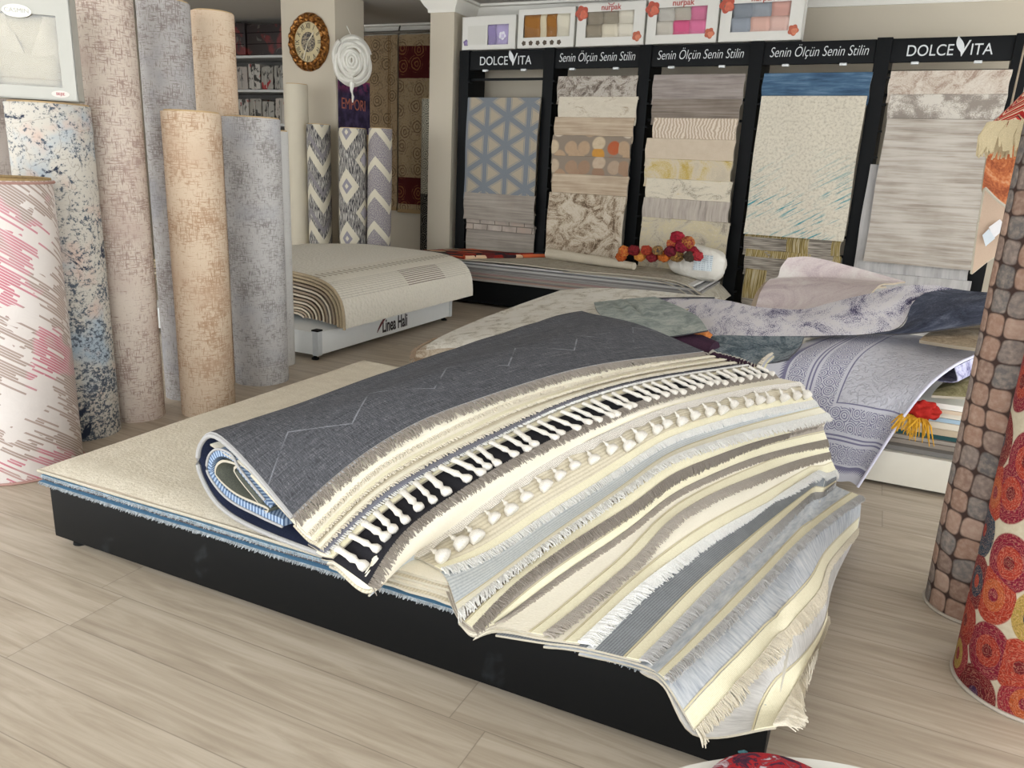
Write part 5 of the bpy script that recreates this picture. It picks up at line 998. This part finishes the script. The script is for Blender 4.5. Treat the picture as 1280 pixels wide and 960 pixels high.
SAM = [
 (0, 583, 672, 122, 246, .05, m_triangles(), 'large beige rug sample with grey triangle lattice'),
 (0, 580, 668, 243, 271, .09, WOOD, 'weathered wood print sample below the triangle lattice one'),
 (0, 583, 668, 264, 284, .06, BRK, 'brick print sample, upper strip at the foot of the leftmost rack'),
 (0, 583, 668, 280, 330, .03, WOOD, 'plain weathered sample, lowest on the leftmost rack'),
 (1, 697, 796, 95, 124, .01, FG_, 'grey brown floral sample, topmost on the second rack'),
 (1, 698, 796, 121, 150, .03, CRB, 'cream sample with a brown seam on the second rack'),
 (1, 693, 792, 147, 172, .055, TANW, 'tan wood print sample on the second rack'),
 (1, 690, 788, 170, 200, .08, PEB, 'sample printed with ochre and orange pebbles on the second rack'),
 (1, 690, 786, 196, 224, .10, PEB2, 'russet brown stone print sample below the ochre pebbles'),
 (1, 690, 785, 219, 247, .12, TANW, 'tan wood print sample just above the brown marbled one'),
 (1, 684, 779, 243, 325, .15, MARB, 'large brown marbled sample, lowest on the second rack'),
 (2, 816, 930, 93, 124, .01, GREYS, 'grey streaked sample, topmost on the middle rack'),
 (2, 815, 925, 124, 150, .03, GREYD, 'dark grey streaked sample on the middle rack'),
 (2, 816, 921, 148, 176, .05, ZZ, 'cream zebra weave sample on the middle rack'),
 (2, 807, 918, 174, 203, .075, BGE, 'fine beige sample on the middle rack'),
 (2, 806, 914, 200, 229, .10, YL, 'beige sample with mustard wash on the middle rack'),
 (2, 807, 914, 225, 254, .12, YL2, 'cream grey sample with dark marks on the middle rack'),
 (2, 803, 911, 250, 280, .14, REDG, 'grey sample with russet strokes on the middle rack'),
 (2, 800, 909, 275, 335, .16, PALE, 'pale mustard grey sample, lowest on the middle rack'),
 (3, 953, 1088, 91, 124, .01, BLU, 'denim blue strip sample at the top of the fourth rack'),
 (3, 941, 1070, 120, 291, .06, TEAL, 'large cream sample with teal scratches on the fourth rack'),
 (3, 930, 1052, 288, 317, .02, MUST, 'mustard and grey sample directly under the teal scratched one'),
 (3, 930, 1050, 316, 342, .035, MUST, 'mustard and grey sample, second under the teal scratched one'),
 (3, 928, 1046, 341, 395, .05, MUST, 'mustard and grey sample, lowest on the fourth rack'),
 (4, 1111, 1262, 88, 121, .01, PNK, 'blush crackled sample, topmost on the rightmost rack'),
 (4, 1110, 1256, 118, 152, .03, GRB, 'blocky grey washed sample on the rightmost rack'),
 (4, 1094, 1236, 149, 326, .09, WST, 'large white and grey streaked sample on the rightmost rack'),
 (4, 1076, 1120, 206, 350, .04, SLV, 'silver sample standing out left behind the wide streaked one'),
 (4, 1070, 1212, 318, 350, .07, SLV, 'silver streaked sample under the wide white and grey one'),
 (4, 1066, 1208, 345, 420, .10, SLV, 'silver streaked sample, lowest on the rightmost rack')]
for (bi, u0, u1, v0, v1, off, mt, lb) in SAM:
    vm = (v0+v1)/2; x0, x1 = rack(u0, vm, off)[0], rack(u1, vm, off)[0]; um = (u0+u1)/2; z1, z0 = rack(um, v0, off)[1], rack(um, v1, off)[1]; z0 -= .05
    lean = .035*min(1, (z1-z0)/.9); P = [[V((x0+(x1-x0)*i/12+.004*math.sin(j*.7), -off-lean*(1-j/12)+.005*math.sin(i*1.1+j*.5), z0+(z1-z0)*j/12)) for j in range(13)] for i in range(13)]
    # the upper end turns back over its bar
    for i in range(13): P[i] = P[i]+[V((P[i][-1].x, -off+.016, z1+.004)), V((P[i][-1].x, -off+.03, z1-.02))]
    o = grid_mesh('rug_sample', P, .009, [mt, plain('sample edge', '#a39a8c', .9, 0, .12, 120)]); o.data.transform(RM); tag(o, lb, 'rug sample', f'rug samples on the racks')
# gift boxes on top of the racks
def shelf_box(u0, u1, vt, vb, lb, kind):
    x0, x1 = rack(u0, vb)[0], rack(u1, vb)[0]; um = (u0+u1)/2; h = rack(um, vt, 0)[1]-HT; w = x1-x0-.006
    M = RM @ Matrix.Translation(((x0+x1)/2, .0, HT+.002)); e = None
    if kind == 'lilac':
        e = carton(lb, M, w, h, .13, CARD, (-w*.02, w*.37, h*.14, h*.74)); towel(e, M, -w*.02, w*.13, h*.1, h*.76, .02, .05, TW('lilac', '#8d80a8')); towel(e, M, w*.13, w*.37, h*.1, h*.76, .02, .05, TW('pale lilac', '#a89cc0'))
        P = [[V((-w*.39+w*.34*i/6, -.002, h*.16+h*.56*j/6)) for j in range(7)] for i in range(7)]; xf(grid_mesh('front_panel', P, .002, TW('off white', '#c9c6bd'), e), M); decal(e, M, w*.26, h*.40, .045, (('#dedbe4', 1), ('#c2b8d4', .5)), 'printed_orchid', 2); decal(e, M, -w*.42, h*.22, .035, (('#6d5a86', 1), ('#8d7aa8', .6)), 'printed_flower', 4)
    elif kind == 'brown':
        e = carton(lb, M, w, h, .13, CARD, (-w*.40, w*.42, h*.27, h*.84)); towel(e, M, -w*.40, -w*.10, h*.24, h*.86, .02, .05, TW('caramel', '#94642f')); towel(e, M, -w*.10, w*.0, h*.24, h*.86, .018, .05, TW('cream', '#c9bda0')); towel(e, M, w*.0, w*.18, h*.24, h*.86, .02, .05, TW('caramel', '#94642f')); towel(e, M, w*.18, w*.42, h*.24, h*.86, .02, .05, TW('ivory', '#cfc8b4'))
        for k in range(6): decal(e, M, -w*.38+w*.125*k, h*.13, .026, (('#4a3a28', 1),), 'printed_star', k)
    else:
        e = carton(lb, M, w, h, .13, CARD, (-w*.36, w*.34, h*.20, h*.80)); c6 = kind; xs_ = (-w*.36, -w*.12, w*.11, w*.34)
        for k in range(3):
            towel(e, M, xs_[k], xs_[k+1], h*.18, h*.50, .012, .05, TW(c6[k], c6[k])); towel(e, M, xs_[k], xs_[k+1], h*.48, h*.82, .025, .05, TW(c6[k+3], c6[k+3]))
        decal(e, M, -w*.43, h*.78, .075, (('#b04a33', 1), ('#4f5a50', .5), ('#c9654a', .6)), 'printed_rose', 3); decal(e, M, w*.40, h*.20, .05, (('#b2593c', 1), ('#55736a', .45), ('#cf7a58', .6)), 'printed_rose', 5)
        text('lettering', 'nurpak', .075, M @ Matrix.Translation((0, -.002, h*.885)) @ Matrix.Rotation(PI/2, 4, 'X'), plain('brick red print', '#a3352a', .5), e, 1, 0, .001, off=.001)
        pts = [M @ V((.03*math.cos(a), -.002, h*.985-.0+.018*math.sin(a))) for a in [PI*1.0+PI*k/8 for k in range(9)]]; tube('crown_mark', pts, .004, plain('brick red print', '#a3352a', .5), e, 6)
    return e
shelf_box(577, 644, 20, 61, 'small white gift box with lilac towels, leftmost on top of the racks', 'lilac')
shelf_box(646, 717, 10, 59, 'white gift box with caramel and ivory towels on top of the racks', 'brown')
shelf_box(719, 804, 3, 57, 'flower printed gift box with taupe and cream towels on top of the racks', ('#8d8372', '#cbc2ad', '#cfc8b8', '#8a8070', '#8f8676', '#cdc6b6'))
shelf_box(806, 895, -3, 54, 'flower printed gift box with grey and pink towels on top of the racks', ('#b9b2a6', '#c4597c', '#c96e90', '#b5b1a8', '#aca598', '#c4708f'))
shelf_box(897, 1001, -9, 50, 'flower printed gift box with blue grey and salmon towels, rightmost on the racks', ('#8a9098', '#c9a396', '#cbaa9f', '#7d838b', '#8d9298', '#c4978c'))
# ------------------------------------------------------------------ right edge: rolls, hung pieces; front: round table
roll('rolled_carpet', 'brown roll with rounded tile pattern standing beside the violet rug', .475, 2.86, .135, 2.15, m_tiles(), 'rolls standing at the right edge', zturn=1.0, bind=plain('pale rim', '#a99f92', .8), seed=31, bulge=.03)
roll('rolled_carpet', 'red roll with overlapping round medallions, nearest at the right edge', .585, 2.43, .185, 1.5, m_circles(), 'rolls standing at the right edge', zturn=1.2, bind=plain('pale rim', '#a99f92', .8), seed=32)
# red zigzag woven shade-like throw with cream fringe, on a stand behind the rolls
sx_, sy_ = .62, 3.35; zt_, zb_ = at(1282, 72, sy_).z, at(1240, 156, sy_).z
s = N('red zigzag weave'); uv = s.uv(); x, y, zz = s.xyz(uv); q = s.m('FRACT', s.m('MULTIPLY', s.m('ADD', y, s.m('MULTIPLY', s.tri(x, .05), 1.1)), 26.0)); r = s.noise(s.map(uv, (9, 30, 1)), 1, 2)
c = s.ramp(q, [(0, '#b3271f'), (.3, '#d9c9b0'), (.5, '#c9413a'), (.68, '#3b2430'), (.78, '#d8b58c'), (.9, '#a11d2b')], True); s.bump(s.noise(uv, 160, 2), .5, .005); s.col(s.mix(s.step(r, .5, .6, 0, .5), c, '#8c1c22'))
th = empty('fringed_throw', (sx_, sy_, 0), 'red zigzag woven throw with thick cream fringe, hung over a stand at the right edge', 'throw')
bx0 = at(1238, 150, sy_).x; R0 = (sx_-bx0)
P = []
for i in range(40):
    a = 2*PI*i/39; P.append([V((sx_+(R0-(R0-.07)*t**.9)*math.cos(a)*(1+.03*math.sin(a*6)*(1-t)), sy_+(R0-(R0-.07)*t**.9)*math.sin(a)*(1+.03*math.sin(a*6)*(1-t)), zb_+(zt_+.16-zb_)*t)) for t in [j/16 for j in range(17)]])
sh = grid_mesh('woven_cloth', P, .008, [s.mat], th); PT2 = [[P[i][j] for i in range(40)] for j in range(17)]
strands('fringe', [(p, V((math.cos(2*PI*k/39)*.25, math.sin(2*PI*k/39)*.25, -1)).normalized(), V((math.cos(2*PI*k/39), math.sin(2*PI*k/39), .2))) for k, p in enumerate(PT2[0])], .085, YW('thick cream yarn', '#cbbb98'), th, .012, .0062, .25, .45, .1, 41, 2)
tube('stand_pole', [V((sx_, sy_, .02)), V((sx_, sy_, zt_+.165))], .016, BLACK, th, 12); lathe('stand_base', [(.15, 0), (.15, .015), (.03, .03), (.001, .03)], BLACK, th, 32, (sx_, sy_, 0)); lathe('stand_cap', [(.075, zt_+.16), (.07, zt_+.18), (.001, zt_+.185)], BLACK, th, 24, (sx_, sy_, 0))
# orange rug with its beige back turned out, hung behind the throw
Yh = 3.75
g = [[at(1238, 172, Yh), at(1262, 176, Yh+.04), at(1290, 180, Yh+.08)], [at(1228, 235, Yh-.02), at(1255, 240, Yh+.02), at(1292, 245, Yh+.06)], [at(1232, 243, Yh-.03), at(1252, 258, Yh), at(1280, 268, Yh+.05)]]
OR = splash('rust orange rug', ('#8a4a30', '#b2673f', '#c48a62', '#a79684'), 4.5, 6, .36, .64)
hr = empty('hung_rug', at(1250, 250, Yh), 'rust orange rug with beige back turned out and white care label, at the right edge', 'rug')
o, P = sheet('pile_face', g, [OR, EDGEB], hr, 20, 20, .008)
g = [[at(1231, 235, Yh-.04), at(1251, 254, Yh-.02), at(1276, 268, Yh+.02)], [at(1222, 285, Yh-.05), at(1248, 292, Yh-.02), at(1274, 300, Yh+.02)], [at(1214, 342, Yh-.03), at(1240, 322, Yh), at(1272, 306, Yh+.05)]]
o, P = sheet('turned_back', g, [plain('beige rug backing cloth', '#b09a86', .9, 0, .05, 200), EDGE], hr, 24, 20, .006)
tube('edge_binding', [P[i][0] for i in range(24)]+[P[23][j] for j in range(20)], .005, EDGE, hr, 6); tube('edge_binding', [p+V((0, -.004, 0)) for p in P[0]], .006, EDGE, hr, 6)
c = [at(1236, 284, Yh-.06), at(1250, 274, Yh-.055), at(1258, 284, Yh-.055), at(1242, 298, Yh-.06)]
xf(grid_mesh('care_label', loft([[c[0], c[1]], [c[3], c[2]]], 6, 6), .002, plain('white care label', '#d5d3d3', .5), hr), Matrix.Identity(4)); c = [at(1228, 294, Yh-.06), at(1236, 286, Yh-.06), at(1244, 298, Yh-.06), at(1232, 308, Yh-.06)]
grid_mesh('care_label', loft([[c[0], c[1]], [c[3], c[2]]], 6, 6), .002, plain('pale blue care label', '#c3cbd0', .5), hr); tube('hanging_cord', [at(1262, 176, Yh+.045), at(1262, 140, Yh+.03), V((at(1262, 176, Yh).x, Yh+.02, 2.6)), V((at(1262, 176, Yh).x, Yh+.02, CZ))], .004, EDGEB, hr, 6)
# round white table at the bottom edge
tc = V((.194, .838, 0)); TT = .39
tb = empty('round_table', tc, 'round white table whose rim shows at the bottom edge', 'table'); TWH = plain('white lacquer', '#cfcdc5', .35, 0, .01)
lathe('table_top', [(.001, TT-.028), (.49, TT-.028), (.507, TT-.02), (.51, TT-.008), (.502, TT), (.001, TT)], TWH, tb, 96, tc)
lathe('pedestal', [(.16, 0), (.16, .02), (.05, .05), (.035, .12), (.035, TT-.06), (.10, TT-.028)], TWH, tb, 40, tc)
s = N('red navy floral print'); f = s.noise(s.obj(), 26, 6, .65, 1.2); s.bump(f, .3, .01); s.col(s.ramp(f, [(.34, '#1d1a2e'), (.44, '#4a2034'), (.5, '#a81c22'), (.58, '#7d2a34'), (.66, '#b9aeb4')]))
pc = atz(992, 948, TT+.02); cu_c = V((pc.x-.005, pc.y-.122, TT))
cu = lathe('round_cushion', [(.001, .001), (.105, .001), (.122, .007), (.127, .014), (.116, .022), (.07, .027), (.001, .028)], s.mat, None, 64, cu_c); tag(cu, 'round red and navy patterned cushion with teal ties on the white table', 'cushion')
for a in (.9, 2.2):
    p = V((.124*math.cos(a), .124*math.sin(a), .015)); tube('tie', [p, p+V((.008*math.cos(a), .008*math.sin(a), -.003)), p+V((.016*math.cos(a+.5), .016*math.sin(a+.5), -.008))], [.004, .0035, .002], plain('teal cord', '#2c5a60', .8), None, 6).parent = cu
# ------------------------------------------------------------------ light: daylight through the open shop front and side glazing
w = bpy.data.worlds.new('daylight'); bpy.context.scene.world = w; w.use_nodes = True
bg = w.node_tree.nodes['Background']; bg.inputs[0].default_value = (.93, .97, 1.0, 1); bg.inputs[1].default_value = 5.0
sc = bpy.context.scene; sc.view_settings.view_transform = 'Standard'; sc.view_settings.look = 'None'; sc.view_settings.exposure = -0.12; sc.view_settings.gamma = 1; sc.view_settings.use_curve_mapping = False
sc.cycles.use_denoising = True; sc.cycles.max_bounces = 8; sc.cycles.diffuse_bounces = 5
